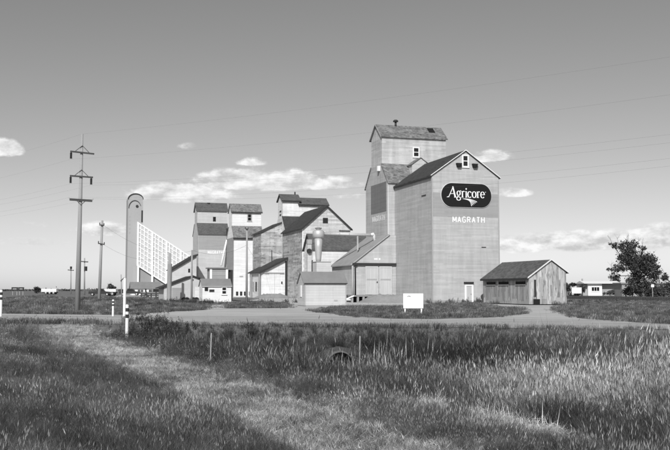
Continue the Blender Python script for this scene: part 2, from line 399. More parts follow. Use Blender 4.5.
def gable(t, axis, s0, s1, e0, e1, z0, eL, eR, zr, wall, roof, sr=None, eave=.3, rake=.3, trim=None, th=.16, wall_name='wall', trimh=.22):
    sr = (s0 + s1) / 2 if sr is None else sr
    w = MB().prism([(s0, z0), (s1, z0), (s1, eR), (sr, zr), (s0, eL)], e0, e1, axis).build(wall_name, wall, t)
    a = roof_slab(t, axis, (s0, eL), (sr, zr), e0, e1, roof, th, eave, rake)
    b = roof_slab(t, axis, (s1, eR), (sr, zr), e0, e1, roof, th, eave, rake)
    if trim:
        rake_board(t, axis, (s0, eL), (sr, zr), e0 - rake - .003, trim, trimh, .05, eave)
        rake_board(t, axis, (s1, eR), (sr, zr), e0 - rake - .003, trim, trimh, .05, eave)
    return w, a, b
def window(t, face, pos, a0, a1, b0, b1, frame, fw=.12, rows=2, cols=1, sill=True):
    mb = MB()
    fbox(mb, face, pos, a0 - fw, a0, b0 - fw, b1 + fw, 0, .06); fbox(mb, face, pos, a1, a1 + fw, b0 - fw, b1 + fw, 0, .06)
    fbox(mb, face, pos, a0, a1, b1, b1 + fw, 0, .06); fbox(mb, face, pos, a0, a1, b0 - fw, b0, 0, .06)
    w = mb.build('window', frame, t)
    g = .04
    for i in range(rows):
        for j in range(cols):
            x0 = a0 + (a1 - a0) * j / cols; x1 = a0 + (a1 - a0) * (j + 1) / cols; y0 = b0 + (b1 - b0) * i / rows; y1 = b0 + (b1 - b0) * (i + 1) / rows
            fbox(MB(), face, pos, x0, x1, y0, y1, .003, .02).build('pane', m_glass, w)
    for i in range(1, rows):
        y = b0 + (b1 - b0) * i / rows; fbox(MB(), face, pos, a0, a1, y - g, y + g, .022, .05).build('muntin', frame, w)
    for j in range(1, cols):
        x = a0 + (a1 - a0) * j / cols; fbox(MB(), face, pos, x - g, x + g, b0, b1, .022, .045).build('muntin', frame, w)
    if sill: fbox(MB(), face, pos, a0 - fw - .05, a1 + fw + .05, b0 - fw - .06, b0 - fw, .003, .12).build('sill', frame, w)
    return w
CAPS = {'M': [[(-.08, 0), (-.08, 1)], [(-.02, .95), (.5, .2)], [(.5, .2), (1.02, .95)], [(1.08, 1), (1.08, 0)]], 'A': [[(0, 0), (.5, 1)], [(.5, 1), (1, 0)], [(.2, .33), (.8, .33)]],
        'G': [[(.97, .82), (.8, .97), (.5, 1), (.2, .96), (.02, .75), (0, .5), (.02, .25), (.2, .04), (.5, 0), (.8, .03), (.97, .18), (.97, .46)], [(.97, .46), (.55, .46)]],
        'R': [[(0, 0), (0, 1)], [(0, .97), (.65, .97), (.92, .88), (.96, .73), (.9, .57), (.65, .5), (0, .5)], [(.5, .5), (1, 0)]], 'T': [[(0, .96), (1, .96)], [(.5, .96), (.5, 0)]], 'H': [[(0, 0), (0, 1)], [(1, 0), (1, 1)], [(0, .5), (1, .5)]]}
def text_part(t, txt, w, h, face, pos, a, b, mat, d=.03, name='lettering', thick=.19):
    mb = MB(); n = len(txt); cell = w / (n - .28); lw = cell * .6
    for i, ch in enumerate(txt):
        for st in CAPS[ch]: ribbon(mb, [(i * cell + .06 * cell + x * lw, b + y * h) for x, y in st], h * thick, 0, d)
    if face == 'front': mb.v = [(a + x, pos + y, z) for x, y, z in mb.v]
    else: mb.v = [(pos + y, a - x, z) for x, y, z in mb.v]
    return mb.build(name, mat, t)
def ribbon(mb, pts, wid, pos, d):
    d += .0012 * (len(mb.f) % 7)                                   # flat stroke on the front wall, with a width at each point
    n = len(pts); L = []; Rr = []
    for i, p in enumerate(pts):
        a = pts[max(i - 1, 0)]; b = pts[min(i + 1, n - 1)]; tx, ty = b[0] - a[0], b[1] - a[1]; l = math.hypot(tx, ty) or 1
        w = wid[i] / 2 if isinstance(wid, (list, tuple)) else wid / 2
        L.append((p[0] - ty / l * w, p[1] + tx / l * w)); Rr.append((p[0] + ty / l * w, p[1] - tx / l * w))
    vs = [(x, pos - d, z) for x, z in L + Rr] + [(x, pos - d + .018, z) for x, z in L + Rr]
    fs = []
    for i in range(n - 1):
        fs += [(i, i + 1, n + i + 1, n + i), (2 * n + i, 3 * n + i, 3 * n + i + 1, 2 * n + i + 1), (i, 2 * n + i, 2 * n + i + 1, i + 1), (n + i, n + i + 1, 3 * n + i + 1, 3 * n + i)]
    fs += [(0, n, 3 * n, 2 * n), (n - 1, 3 * n - 1, 4 * n - 1, 2 * n - 1)]
    mb.add(vs, fs)
def elevator(t, Wd, Lb, eave, sh_top, c0, c1, c_eave, c_ridge, wall, roof, cup_wall=None, z0=-.1, cup_roof=None, v0=0.0, u0=0.0, trim=None):
    """classic wooden elevator: body, two shoulder roofs, gabled cupola whose ridge runs along the row of doors"""
    cup_wall = cup_wall or wall; cup_roof = cup_roof or roof
    MB().prism([(v0, z0), (v0 + Lb, z0), (v0 + Lb, eave), (v0 + c1, sh_top), (v0 + c0, sh_top), (v0, eave)], u0, u0 + Wd, 'u').build('body_wall', wall, t)
    roof_slab(t, 'u', (v0, eave), (v0 + c0, sh_top), u0, u0 + Wd, roof, .16, .25, .12, 'shoulder_roof')
    roof_slab(t, 'u', (v0 + Lb, eave), (v0 + c1, sh_top), u0, u0 + Wd, roof, .16, .25, .12, 'shoulder_roof')
    cm = (c0 + c1) / 2
    MB().prism([(v0 + c0, sh_top - .3), (v0 + c1, sh_top - .3), (v0 + c1, c_eave), (v0 + cm, c_ridge), (v0 + c0, c_eave)], u0 + .004, u0 + Wd - .004, 'u').build('cupola_wall', cup_wall, t)
    roof_slab(t, 'u', (v0 + c0, c_eave), (v0 + cm, c_ridge), u0, u0 + Wd, cup_roof, .16, .3, .3, 'cupola_roof')
    roof_slab(t, 'u', (v0 + c1, c_eave), (v0 + cm, c_ridge), u0, u0 + Wd, cup_roof, .16, .3, .3, 'cupola_roof')
    if trim: MB().box(u0 - .28, u0 + Wd + .28, v0 + c0 - .36, v0 + c0 - .3, c_eave - .28, c_eave - .05).build('fascia', trim, t)

# ---------------------------------------------------------------- A: big grey elevator with the oval sign
def agricore():
    D = 106; O = at(432.5, 289, D); O.z = 0
    t = thing('grain_elevator', 'tall grey grain elevator with black oval Agricore sign on its gable', 'grain elevator', O, ANG)
    Wd = reach(O, UD, 499.3, 240); L = 12.24
    ev = hz(175.5, D); rg = hz(151.3, D + 1.2); mid = Wd / 2
    MB().prism([(0, -.1), (Wd, -.1), (Wd, ev), (mid, rg), (0, ev)], 0, L, 'v').build('annex_wall', m_agri, t)
    for p in ((0, ev), (Wd, ev)): roof_slab(t, 'v', p, (mid, rg), 0, L - .02, m_shingd, .14, .22, .16, 'annex_roof')
    for p in ((0, ev), (Wd, ev)): rake_board(t, 'v', p, (mid, rg), -.165, m_trimw, .085, .04, .22)
    MB().box(-.2, -.16, -.1, L - .1, ev - .25, ev - .12).build('eave_board', m_trimd, t)
    # painted band, sign, names
    zb0, zb1 = hz(216.3, D), hz(192.2, D)
    fbox(MB(), 'front', 0, .004, Wd - .004, zb0, zb1, -.05, .012).build('painted_band', m_band, t)
    k = D / F; ax = lambda px: reach(O, UD, px, 200)
    cx = (ax(441) + ax(491)) / 2; hw = (ax(491) - ax(441)) / 2; z0, z1 = hz(207.3, 107.2), hz(183.6, 107.2); cz = (z0 + z1) / 2; hh = (z1 - z0) / 2
    def capsule(hw, hh, d0, d1, name, mat, par):
        r = hh * .96; pts = []
        for k_ in range(33):
            q = -math.pi / 2 + math.pi * k_ / 32; pts.append((cx + hw - r + r * math.cos(q), cz + hh * math.sin(q)))
        for k_ in range(33):
            q = math.pi / 2 + math.pi * k_ / 32; pts.append((cx - hw + r + r * math.cos(q), cz + hh * math.sin(q)))
        return MB().prism(pts, -d1, -d0, 'v').build(name, mat, par)
    sg = capsule(hw + .05, hh + .05, .013, .09, 'sign_board', m_lettergrey, t)
    capsule(hw, hh, .085, .12, 'sign_face', m_black, sg)
    mb = MB(); P = .121 + .012
    x0 = ax(447.8); x1 = ax(486.0); zb = hz(197.6, 107.2); zc = hz(187.4, 107.2); H = zc - zb; sxx = (x1 - x0) / 5.55; xh = H * .62
    def S(pts, w): ribbon(mb, [(x0 + a * sxx, zb + b * H) for a, b in pts], [q * sxx for q in w] if isinstance(w, list) else w * sxx, 0, P)
    def arc(cx_, cz_, rx, rz, a0, a1, n=12): return [(cx_ + rx * math.cos(R(a0 + (a1 - a0) * i / n)), cz_ + rz * math.sin(R(a0 + (a1 - a0) * i / n))) for i in range(n + 1)]
    def aw(a0, a1, thin, thick, n=12): return [thin + (thick - thin) * abs(math.cos(R(a0 + (a1 - a0) * i / n))) for i in range(n + 1)]
    S([(-.12, .02), (.12, .08), (.72, 1.02)], [.05, .09, .1]); S([(.66, 1.05), (1.02, .0)], [.16, .24]); S([(.3, .33), (.95, .36)], .07); S([(-.2, .0), (.16, .02)], .06); S([(.84, .0), (1.2, .0)], .07)
    c = 1.5; S(arc(c, .4, .22, .22, 0, 360, 18), aw(0, 360, .06, .16, 18)); S(arc(c, -.12, .27, .17, 0, 360, 18), aw(0, 360, .07, .14, 18)); S([(c - .1, .18), (c - .16, .08), (c + .1, .04)], .1); S([(c + .14, .58), (c + .34, .66)], .1)
    def stem(x, top=.6): S([(x, 0), (x, top)], .17); S([(x - .16, .02), (x + .17, .02)], .06); S([(x - .15, top - .03), (x, top)], .07)
    stem(2.05); S(arc(2.23, .42, .17, .18, 160, 50), [.06] * 6 + [.12] * 7)
    stem(2.6); S(arc(2.6, .84, .05, .05, 0, 360, 8), .1)
    c = 3.1; S(arc(c, .3, .27, .3, 45, 315, 16), aw(45, 315, .06, .18, 16)); S([(c + .14, .5), (c + .24, .5)], .12)
    c = 3.75; S(arc(c, .3, .27, .3, 0, 360, 20), aw(0, 360, .06, .18, 20))
    stem(4.27); S(arc(4.45, .42, .17, .18, 160, 50), [.06] * 6 + [.12] * 7)
    c = 4.98; S(arc(c, .3, .26, .3, 0, 320, 18), aw(0, 320, .06, .17, 18)); S([(c - .2, .32), (c + .26, .32)], .07)
    S(arc(5.42, .58, .03, .03, 0, 360, 6), .04)
    mb.build('lettering', m_letter, sg)
    mb = MB()
    for q in range(5):                                                # furrows sweeping under the name
        a = [(2.05 + .1 * q, -.13 - .012 * q), (2.8 + .06 * q, -.1 - .03 * q), (3.5 - .05 * q, -.16 - .06 * q), (4.15 - .2 * q, -.42 - .1 * q)]
        pts = []
        for i in range(13):
            s = i / 12; b = [(1 - s) ** 3, 3 * s * (1 - s) ** 2, 3 * s * s * (1 - s), s ** 3]; pts.append((sum(b[j] * a[j][0] for j in range(4)), sum(b[j] * a[j][1] for j in range(4))))
        S(pts, [.03 + .06 * i / 12 for i in range(13)])
    mb.build('emblem', m_letter, sg)
    text_part(t, 'MAGRATH', ax(484.3) - ax(452.6), hz(216.9, 107) - hz(222.3, 107), 'front', 0, ax(452.6), hz(222.3, 107), m_letter, .035)
    # gable window with two hopper vents, door, slot
    zz = lambda py: hz(py, 107.2)
    window(t, 'front', 0, ax(463.6), ax(467.8), zz(166), zz(156), m_trimw, .16, 2, 1)
    for a, b in ((456, 461.3), (472, 477.3)):
        mb = MB().prism([(ax(a), zz(163.6)), (ax(a + .9), zz(167.4)), (ax(b - .9), zz(167.4)), (ax(b), zz(163.6))], -.35, 0, 'v')
        mb.build('vent_hood', m_hole, t)
    d = MB(); a0, a1, zt = ax(465.4), ax(470.7), zz(286)
    d.box(a0 - .2, a0, -.08, 0, 0, zt + .2).box(a1, a1 + .2, -.08, 0, 0, zt + .2).box(a0, a1, -.08, 0, zt, zt + .2)
    dd = d.build('door', m_trimw, t); MB().box(a0, a1, -.03, 0, 0, zt).build('door_leaf', m_door, dd); MB().box(a1 - .12, a1 - .06, -.07, -.03, 1, 1.1).build('door_handle', m_trimd, dd)
    fbox(MB(), 'front', 0, ax(463), ax(472.2), zz(283.6), zz(281.9), 0, .22).build('door_hood', m_trimd, t)
    fbox(MB(), 'front', 0, ax(481), ax(485.3), zz(247.3), zz(246.6), 0, .06).build('vent_slot', m_trimd, t)
    v = reach(O, VD, 423.5, 195); fbox(MB(), 'left', 0, v - .8, v + .5, hz(196, 108.6), hz(195.3, 108.6), 0, .08).build('vent_slot', m_trimd, t)
    MB().box(-.06, Wd + .06, -.06, L, -.12, .35).build('foundation', m_concg, t)
    MB().box(-.03, .12, -.035, .1, .36, ev - .3).build('corner_board', m_trimg, t); MB().box(Wd - .12, Wd + .03, -.035, .1, .36, ev - .3).build('corner_board', m_trimg, t)
    # main house behind, with shoulders and cupola
    b0 = -.85; Lb = 8.9; v0 = L
    ev2, st, ce, cr = 15.25, 17.75, hz(136, 119.9), hz(125.8, 122)
    Wb = 9.0; c0, c1 = 2.35, 6.55
    MB().prism([(v0, -.1), (v0 + Lb, -.1), (v0 + Lb, ev2), (v0 + c1, st), (v0 + c0, st), (v0, ev2)], b0, b0 + Wb, 'u').build('body_wall', m_agri, t)
    for a, b in (((v0, ev2), (v0 + c0, st)), ((v0 + Lb, ev2), (v0 + c1, st))): roof_slab(t, 'u', a, b, b0, b0 + Wb, m_shing, .14, .3, .14, 'shoulder_roof')
    cm = v0 + (c0 + c1) / 2
    MB().prism([(v0 + c0, st - .4), (v0 + c1, st - .4), (v0 + c1, ce), (cm, cr), (v0 + c0, ce)], b0 + .004, b0 + Wb - .004, 'u').build('cupola_wall', m_agri_cup, t)
    for q in (v0 + c0, v0 + c1): roof_slab(t, 'u', (q, ce), (cm, cr), b0, b0 + Wb, m_shing, .14, .28, .2, 'cupola_roof')
    for q in (v0 + c0, v0 + c1):
        d_ = Vector((cm - q, cr - ce)).normalized()
        MB().prism([(q - d_.x * .3, ce - d_.y * .3 + .02), (cm, cr + .02), (cm, cr + .16), (q - d_.x * .3, ce - d_.y * .3 + .16)], b0 - .25, b0 - .203, 'u').build('rake_board', m_trimg, t)
    P2 = O + UD * b0 + VD * (v0 + c0); a2 = lambda px, py: b0 + reach(P2, UD, px, py)
    window(t, 'front', v0 + c0, a2(413.8, 152), a2(418.4, 152), hz(156.2, 121), hz(148, 121), m_trimw, .14, 2, 1)
    # dormer over the shoulder roof
    da, db = a2(407, 165), a2(424, 165); dm = (da + db) / 2; dv = v0 + .55; ze, zr2 = hz(164.2, 119), hz(158.2, 119.5)
    dn = MB().prism([(da, ev2 + .3), (db, ev2 + .3), (db, ze), (dm, zr2), (da, ze)], dv, v0 + c0 + .05, 'v').build('dormer', m_agri_cup, t)
    for q in (da, db): roof_slab(t, 'v', (q, ze), (dm, zr2), dv, v0 + c0 - .15, m_shing, .1, .2, .12, 'dormer_roof').parent = dn
    # chimney pipe, roof hatch, lamp on the shaded end
    ca = a2(401, 126); ch = MB().tube([(ca, cm - .1, cr - .3), (ca, cm - .1, hz(121, 122))], .14, 10).build('chimney', m_trimd, t, True)
    MB().tube([(ca, cm - .1, hz(121.3, 122)), (ca, cm - .1, hz(120.3, 122)), (ca, cm - .1, hz(119.3, 122))], [.36, .36, .2], 10).build('chimney_cap', m_trimd, ch, False)
    ha, hb = a2(432, 130), a2(438, 130); f0, f1 = .45, .85; vz = lambda f: (v0 + c0 + (cm - v0 - c0) * f, ce + (cr - ce) * f)
    (p, q), (r_, s_) = vz(f0), vz(f1); MB().prism([(p, q + .15), (r_, s_ + .15), (r_, s_ + .22), (p, q + .22)], ha, hb, 'u').build('roof_hatch', m_hole, t)
    lv = v0 + 3.0; MB().box(b0 - .35, b0 - .003, lv, lv + .4, 17.0, 17.65).build('lamp_housing', m_trimw, t)
    # dark painted panel and name on the left end
    Q = O + UD * b0 + VD * v0; av = lambda px: v0 + reach(Q, VD, px, 200)
    pv0, pv1 = av(386.3), av(371.0)
    fbox(MB(), 'left', b0, pv0, pv1, hz(213, 121), hz(182.4, 119.5), .002, .012).build('painted_panel', m_panel, t)
    text_part(t, 'MAGRATH', pv1 - pv0 - 1.2, .66, 'left', b0, pv1 - .6, hz(221, 121), m_letterold, .022)
    fbox(MB(), 'left', b0, v0 - .02, v0 + .22, 0, ev2 - .1, .002, .03).build('corner_board', m_trimw, t)
    # lean-to driveway shed at the left, on a raised floor
    Ld = 9.2; dv = 11.85; C = O + VD * dv; du = reach(C, UD, 353, 280); fl = .93
    e1, e2 = hz(264, 115.7), hz(235.2, 117)
    ds = MB().prism([(du, fl - .35), (-.01, fl - .35), (-.01, e2), (b0, e2 - .0), (du, e1)], dv, dv + Ld, 'v').build('drive_shed', m_agri, t)
    roof_slab(t, 'v', (du, e1), (b0 - .01, e2), dv, dv + Ld, m_metalpale, .14, .35, .15, 'drive_shed_roof').parent = ds
    MB().prism([(du - .32, e1 - .14), (b0, e2 + .06), (b0, e2 + .15), (du - .32, e1 - .05)], dv - .2, dv - .155, 'v').build('rake_board', m_agri, ds)
    MB().box(du - .12, -.02, dv - .22, dv - .003, hz(265.6, 117), hz(263.2, 117)).build('door_track', m_trimd, ds)
    px2u = lambda px: reach(C, UD, px, 280)
    for a, b in ((365.2, 377.8), (379.0, 391.6)):
        a, b = px2u(a), px2u(b); zt = hz(266.4, 117); zm = hz(280, 117)
        lf = MB().box(a, b, dv - .1, dv - .003, fl, zt).build('door', m_door, ds)
        for x0_, x1_, y0_, y1_ in ((a, a + .14, fl, zt), (b - .14, b, fl, zt)): MB().box(x0_, x1_, dv - .14, dv - .102, y0_, y1_).build('door_stile', m_grey, lf)
        for y in (fl + .01, zm, zt - .16): MB().box(a + .143, b - .143, dv - .135, dv - .102, y, y + .15).build('door_rail', m_trimg if y == zm else m_grey, lf)
    MB().box(px2u(376.3), px2u(377.3), dv - .18, dv - .145, hz(283, 117), hz(281.5, 117)).build('door_latch', m_trimd, ds)
    for a, b in ((374.2, 377.6), (378.8, 380.4)): MB().box(px2u(a), px2u(b), dv - .03, dv - .002, hz(260, 117), hz(258.4, 117)).build('placard', m_trimw, ds)
    MB().tube([(du - .1, dv - .15, 0), (du - .1, dv - .15, e1 - .2)], .12, 8).build('downpipe', m_trimg, ds, True)
    MB().tube([(du + .25, dv - .12, fl), (du + .25, dv - .12, e1 - .35), (du + .5, dv - .12, e1 - .2)], .1, 8).build('downpipe', m_trimd, ds, True)
    MB().box(du, -.3, dv - .5, dv + Ld, fl - .5, fl - .02).build('floor_beam', m_trimd, ds)
    # dock in front of the floor: deck, posts, braces
    da, db = px2u(346), px2u(371); dk = MB().box(da, db, dv - 2.0, dv - .55, fl - .2, fl - .06).build('loading_dock', m_wood, t)
    for u in np.linspace(da + .2, db - .15, 5): MB().box(u - .12, u + .12, dv - 1.95, dv - 1.7, -.05, fl - .2).build('post', m_wood, dk)
    MB().bar((da - 1.6, dv - 2.0, .05), (da + .4, dv - 2.0, fl - .1), .14).build('ramp_plank', m_trimw, dk); MB().bar((db - 1.9, dv - 2.02, .12), (db - .1, dv - 2.02, fl - .5), .12).build('brace', m_wood, dk)
    MB().box(da + .3, db - .2, dv - 1.2, dv - 1.0, -.05, fl - .21).build('under_dock_shade', m_hole, dk)  # dark panel stands in for the shade under the deck
    # foot of cyclone duct etc. handled elsewhere
    return t, O
AG, AGO = agricore()

def mound(name, label, c, rx, ry, h, mat, cat='mound', rz=ANG, n=26, flat=0.0, seed=1):
    r = np.random.default_rng(seed); v = []; f = []
    for j in range(n + 1):
        for i in range(n + 1):
            x, y = i / n * 2 - 1, j / n * 2 - 1; d = math.hypot(x, y)
            k = max(0, 1 - d); k = min(1, k / (1 - flat)); z = h * k * k * (3 - 2 * k) + (.12 * h * r.normal() if 0 < k < 1 else 0) * k - .03
            v.append((x * rx, y * ry, z))
    for j in range(n):
        for i in range(n): a = j * (n + 1) + i; f.append((a, a + 1, a + n + 2, a + n + 1))
    o = MB().add(v, f).build(name, mat, None, True); o.location = c; o.rotation_euler = (0, 0, rz)
    return tag(o, label, cat)
mound('earth_ramp', 'bare earth ramp rising to the double doors beside the tall sign elevator', AGO + UD * -1.55 + VD * 9.6, 4.6, 4.2, .95, m_dirt, 'ramp', flat=.42)

# ---------------------------------------------------------------- little shed, cyclone, conveyor and old white building left of it
def front_shed():
    D = 88; O = at(304.5, 289, D); O.z = 0
    t = thing('scale_shed', 'low pale shed with grey roof before the cyclone dust collector', 'shed', O, ANG)
    Wd = reach(O, UD, 346.4, 295); L = 2.5
    gable(t, 'u', 0, L, 0, Wd, -.1, hz(283.2, D), hz(283.2, D), hz(272.5, D + 1), m_grey, m_metalroof, eave=.12, rake=.12, th=.1)
    MB().box(-.05, Wd + .05, -.13, -.09, hz(284, D), hz(283, D)).build('eave_board', m_trimd, t)
    fbox(MB(), 'left', 0, 1.0, 1.55, .9, 2.0, 0, .05).build('window_shutter', m_trimw, t)
    fbox(MB(), 'front', 0, 0, .1, 0, 2.2, .002, .03).build('corner_board', m_trimg, t); fbox(MB(), 'front', 0, Wd - .1, Wd, 0, 2.2, .002, .03).build('corner_board', m_trimg, t)
    MB().box(-.03, Wd + .03, -.03, L, -.1, .12).build('sill_beam', m_concg, t)
    for u in (Wd * .34, Wd * .67): fbox(MB(), 'front', 0, u - .03, u + .03, .13, 2.1, .002, .02).build('seam_batten', m_grey, t)
    fbox(MB(), 'front', 0, Wd * .7, Wd * .7 + .35, .5, .62, .002, .03).build('vent_slot', m_trimg, t)
front_shed()
def cyclone():
    D = 119; O = at(316.5, 289, D); O.z = 0
    t = thing('dust_collector', 'pale metal cyclone dust collector on a square housing', 'dust collector', O, ANG)
    Wd = reach(O, UD, 331, 270); zt = hz(262, D)
    MB().box(0, Wd, 0, 1.9, -.05, zt).build('housing', m_grey, t); MB().box(-.06, Wd + .06, -.06, 1.96, zt + .003, zt + .08).build('housing_cap', m_trimg, t)
    cx = reach(O, UD, 320.3, 250); cy = .9; r = .38
    MB().tube([(cx, cy, zt), (cx, cy, zt + .5), (cx, cy, hz(247, D)), (cx, cy, hz(238, D))], [r * .8, r, r * 1.25, r * 1.4], 14).build('cone', m_galv, t, True)
    b = MB().tube([(cx, cy, hz(238, D)), (cx, cy, hz(236.5, D)), (cx, cy, hz(231, D)), (cx, cy, hz(229.5, D))], [.55, .76, .76, .5], 16).build('drum', m_galv, t, True)
    MB().tube([(cx, cy, hz(229.5, D)), (cx, cy, hz(227.5, D)), (cx, cy, hz(226.5, D))], [.25, .5, .12], 12).build('rain_cap', m_trimg, b)
    # duct crosses to the tall elevator
    e = AGO + UD * -.85 + VD * 13.2; loc = lambda p: Matrix.Rotation(-ANG, 3, 'Z') @ (p - O)
    q = loc(at(371, 235, 120)); s = Vector((cx + .6, cy, hz(233.2, D)))
    du = MB().tube([s, s.lerp(q, .5), q], .19, 10).build('duct', m_galv, t, True)
    MB().tube([q, loc(at(373, 234, 120.2)), loc(at(374.2, 236, 120.3)), loc(at(374.4, 242, 120.3))], .2, 10).build('duct_elbow', m_lettergrey, du, True)
    for f, pb in ((.72, 250),):
        p = s.lerp(q, f); MB().bar((p.x, p.y, hz(pb, 120)), (p.x, p.y, p.z - .18), .16).build('duct_strut', m_galv, t)
    for f in (.15, .35, .55, .85):
        p = s.lerp(q, f); d = (q - s).normalized(); MB().tube([p - d * .05, p + d * .05], .235, 10).build('duct_flange', m_trimg, du)
    return t
cyclone()
def leg_post():
    D = 121; p = at(309.5, 289, D); p.z = 0
    t = thing('leg_casing', 'narrow upright leg casing with a round motor left of the cyclone', 'leg casing', p, ANG)
    MB().box(-.27, .27, 0, .45, 0, hz(244, D)).build('casing', m_grey, t); MB().box(-.3, .3, -.08, .5, hz(244, D), hz(239.5, D)).build('head', m_trimg, t)
    MB().tube([(-.1, -.35, hz(251, D)), (-.1, .0, hz(251, D))], .3, 14).build('motor', m_trimd, t); MB().box(.26, .42, .1, .3, 0, hz(262, D)).build('downpipe', m_trimw, t)
    MB().bar((.34, .2, 3.6), (.34, .2, 5.4), .25).build('belt_guard', m_trimd, t)
leg_post()
def white_annex():
    D = 135; O = at(312.5, 289, D); O.z = 0
    t = thing('seed_building', 'white walled building with long grey roof behind the cyclone duct', 'building', O, ANG)
    Wd = reach(O, UD, 376, 250); L = 4.6
    gable(t, 'u', 0, L, 0, Wd, -.1, hz(249, D), hz(249, D), hz(234.6, D + 2), m_whiteold, m_shingm, eave=.3, rake=.25)
    for v in (0, L): rake_board_u(t, v, L / 2, hz(249, D), hz(234.6, D + 2), -.255)
    window(t, 'left', 0, 1.9, 2.7, 5.2, 6.4, m_trimg)
def rake_board_u(t, v, vm, ze, zr, pos, mat=None, h=.2):
    d = Vector((vm - v, zr - ze)).normalized()
    MB().prism([(v - d.x * .3, ze - d.y * .3 + .17 - h), (vm, zr + .17 - h), (vm, zr + .175), (v - d.x * .3, ze - d.y * .3 + .175)], pos - .05, pos, 'u').build('rake_board', mat or m_trimd, t)
white_annex()

# ---------------------------------------------------------------- E: weathered middle elevator
def middle():
    D = 165; O = at(302.3, 289, D); O.z = 0
    t = thing('grain_elevator', 'weathered bare wood grain elevator with steep dark annex gable', 'grain elevator', O, ANG)
    Wd = reach(O, UD, 350.5, 230); L = reach(O, VD, 282.5, 235); ev = hz(228, D); rg = hz(206.3, D + 1.3)
    MB().prism([(0, -.1), (Wd, -.1), (Wd, ev), (Wd / 2, rg), (0, ev)], .0, L, 'v').build('annex_wall', m_old, t)
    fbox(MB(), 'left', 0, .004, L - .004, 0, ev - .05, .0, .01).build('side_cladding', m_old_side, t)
    for q in (0, Wd):
        roof_slab(t, 'v', (q, ev), (Wd / 2, rg), 0, L, m_shingd, .2, .4, .35, 'annex_roof'); rake_board(t, 'v', (q, ev), (Wd / 2, rg), -.353, m_trimd, .3, .05, .4)
    window(t, 'front', 0, reach(O, UD, 323.2, 220), reach(O, UD, 327.4, 220), hz(222.3, D), hz(217.8, D), m_trimd, .08, 1, 1, False)
    fbox(MB(), 'front', 0, reach(O, UD, 339, 230), reach(O, UD, 350, 230), hz(230.5, D), hz(229.7, D), .003, .12).build('ledger', m_trimd, t)
    MB().box(-.03, .14, -.04, .1, 0, ev - .2).build('corner_board', m_trimw, t)
    # body + two-step cupola
    c = at(282.3, 289, 184); c.z = 0; l = Matrix.Rotation(-ANG, 3, 'Z') @ (c - O); ua, va = l.x, l.y
    P = O + UD * ua + VD * va; ub = lambda px: ua + reach(P, UD, px, 210)
    u1, u2 = ub(299.3), ub(327.5)
    zs = hz(219, 183)
    MB().prism([(va - 2.6, -.1), (va + 6.6, -.1), (va + 6.6, zs - 2.2), (va + 4, zs + .5), (va, zs + .5), (va - 2.6, zs - 2.2)], ua, u2, 'u').build('body_wall', m_whiteold, t)
    roof_slab(t, 'u', (va - 2.6, zs - 2.2), (va, zs + .5), ua, u2, m_shingd, .16, .2, .15, 'shoulder_roof')
    for a, b, pe, pr in ((ua, u1, 200, 195), (u1 + .003, u2, 203.5, 198)):
        ze, zr = hz(pe, 184), hz(pr, 186)
        MB().prism([(va, zs - .2), (va + 4, zs - .2), (va + 4, ze), (va + 2, zr), (va, ze)], a + .005, b - .005, 'u').build('cupola_wall', m_whiteold, t)
        for q in (va, va + 4): roof_slab(t, 'u', (q, ze), (va + 2, zr), a, b, m_shingm if a == ua else m_shingm, .2, .35, .3, 'cupola_roof')
        MB().box(a - .3, b + .3, va - .42, va - .35, ze - .32, ze - .1).build('fascia', m_trimd, t)
    MB().tube([(u1 - .4, va + 2, hz(195, 186)), (u1 - .4, va + 2, hz(191.5, 186))], .14, 8).build('chimney', m_trimd, t)
    for z in (212, 215.5): fbox(MB(), 'left', ua, va + 1.2, va + 2.4, hz(z, 185), hz(z - 1.6, 185), .002, .05).build('vent', m_trimd, t)
    # lower bin house at the back left
    ul = ua - 4.2; zl = hz(234.5, 189)
    le = MB().prism([(ul, -.1), (ua - .01, -.1), (ua - .01, hz(224, 188)), (ul, zl)], va + .6, va + 8.6, 'v').build('bin_house', m_old_side, t)
    roof_slab(t, 'v', (ul, zl), (ua - .01, hz(224, 188)), va + .6, va + 8.6, m_shingd, .18, .3, .25, 'bin_house_roof').parent = le
    # drive shed with plank doors
    C = at(261.3, 289, 174); C.z = 0; l = Matrix.Rotation(-ANG, 3, 'Z') @ (C - O); du, dv = l.x, l.y; fl = .75; e1, e2 = hz(271.8, 174), hz(258.2, 176)
    ds = MB().prism([(du, -.1), (-.02, -.1), (-.02, e2), (du, e1)], dv, dv + 11, 'v').build('drive_shed', m_whiteold, t)
    roof_slab(t, 'v', (du, e1), (-.02, e2), dv, dv + 11, m_shingd, .18, .45, .4, 'drive_shed_roof').parent = ds
    MB().prism([(du - .4, e1 - .36), (-.02, e2 - .18), (-.02, e2 + .17), (du - .4, e1 + .0)], dv - .46, dv - .405, 'v').build('rake_board', m_trimd, ds)
    pu = lambda px: du + reach(C, UD, px, 280)
    for a, b in ((269, 274.4), (274.6, 279.8)): MB().box(pu(a), pu(b), dv - .1, dv - .003, fl, hz(273.8, 175)).build('door', m_whiteold, ds)
    MB().box(pu(264), pu(283.8), dv - .2, dv - .003, hz(273.5, 175), hz(272.4, 175)).build('door_track', m_trimg, ds)
    MB().box(pu(281.2), pu(282.4), dv - .06, dv - .003, hz(284, 175), hz(281.5, 175)).build('window', m_glass, ds)
    MB().box(-.5, -.06, dv - .07, dv - .003, .4, e2 - .6).build('corner_shade', m_trimd, ds)  # dark strip stands in for shading in the gap beside the elevator
    for a in (1.5, 4.0, 6.5, 9): fbox(MB(), 'left', du, dv + a, dv + a + 1.1, 1.2, 3.0, .002, .06).build('shutter', m_trimg if a != 4 else m_trimd, ds)
    for q in (.2, 8): MB().box(du - .45, du - .2, dv + q, dv + q + .3, 0, e1 - .4).build('post', m_wood, ds)
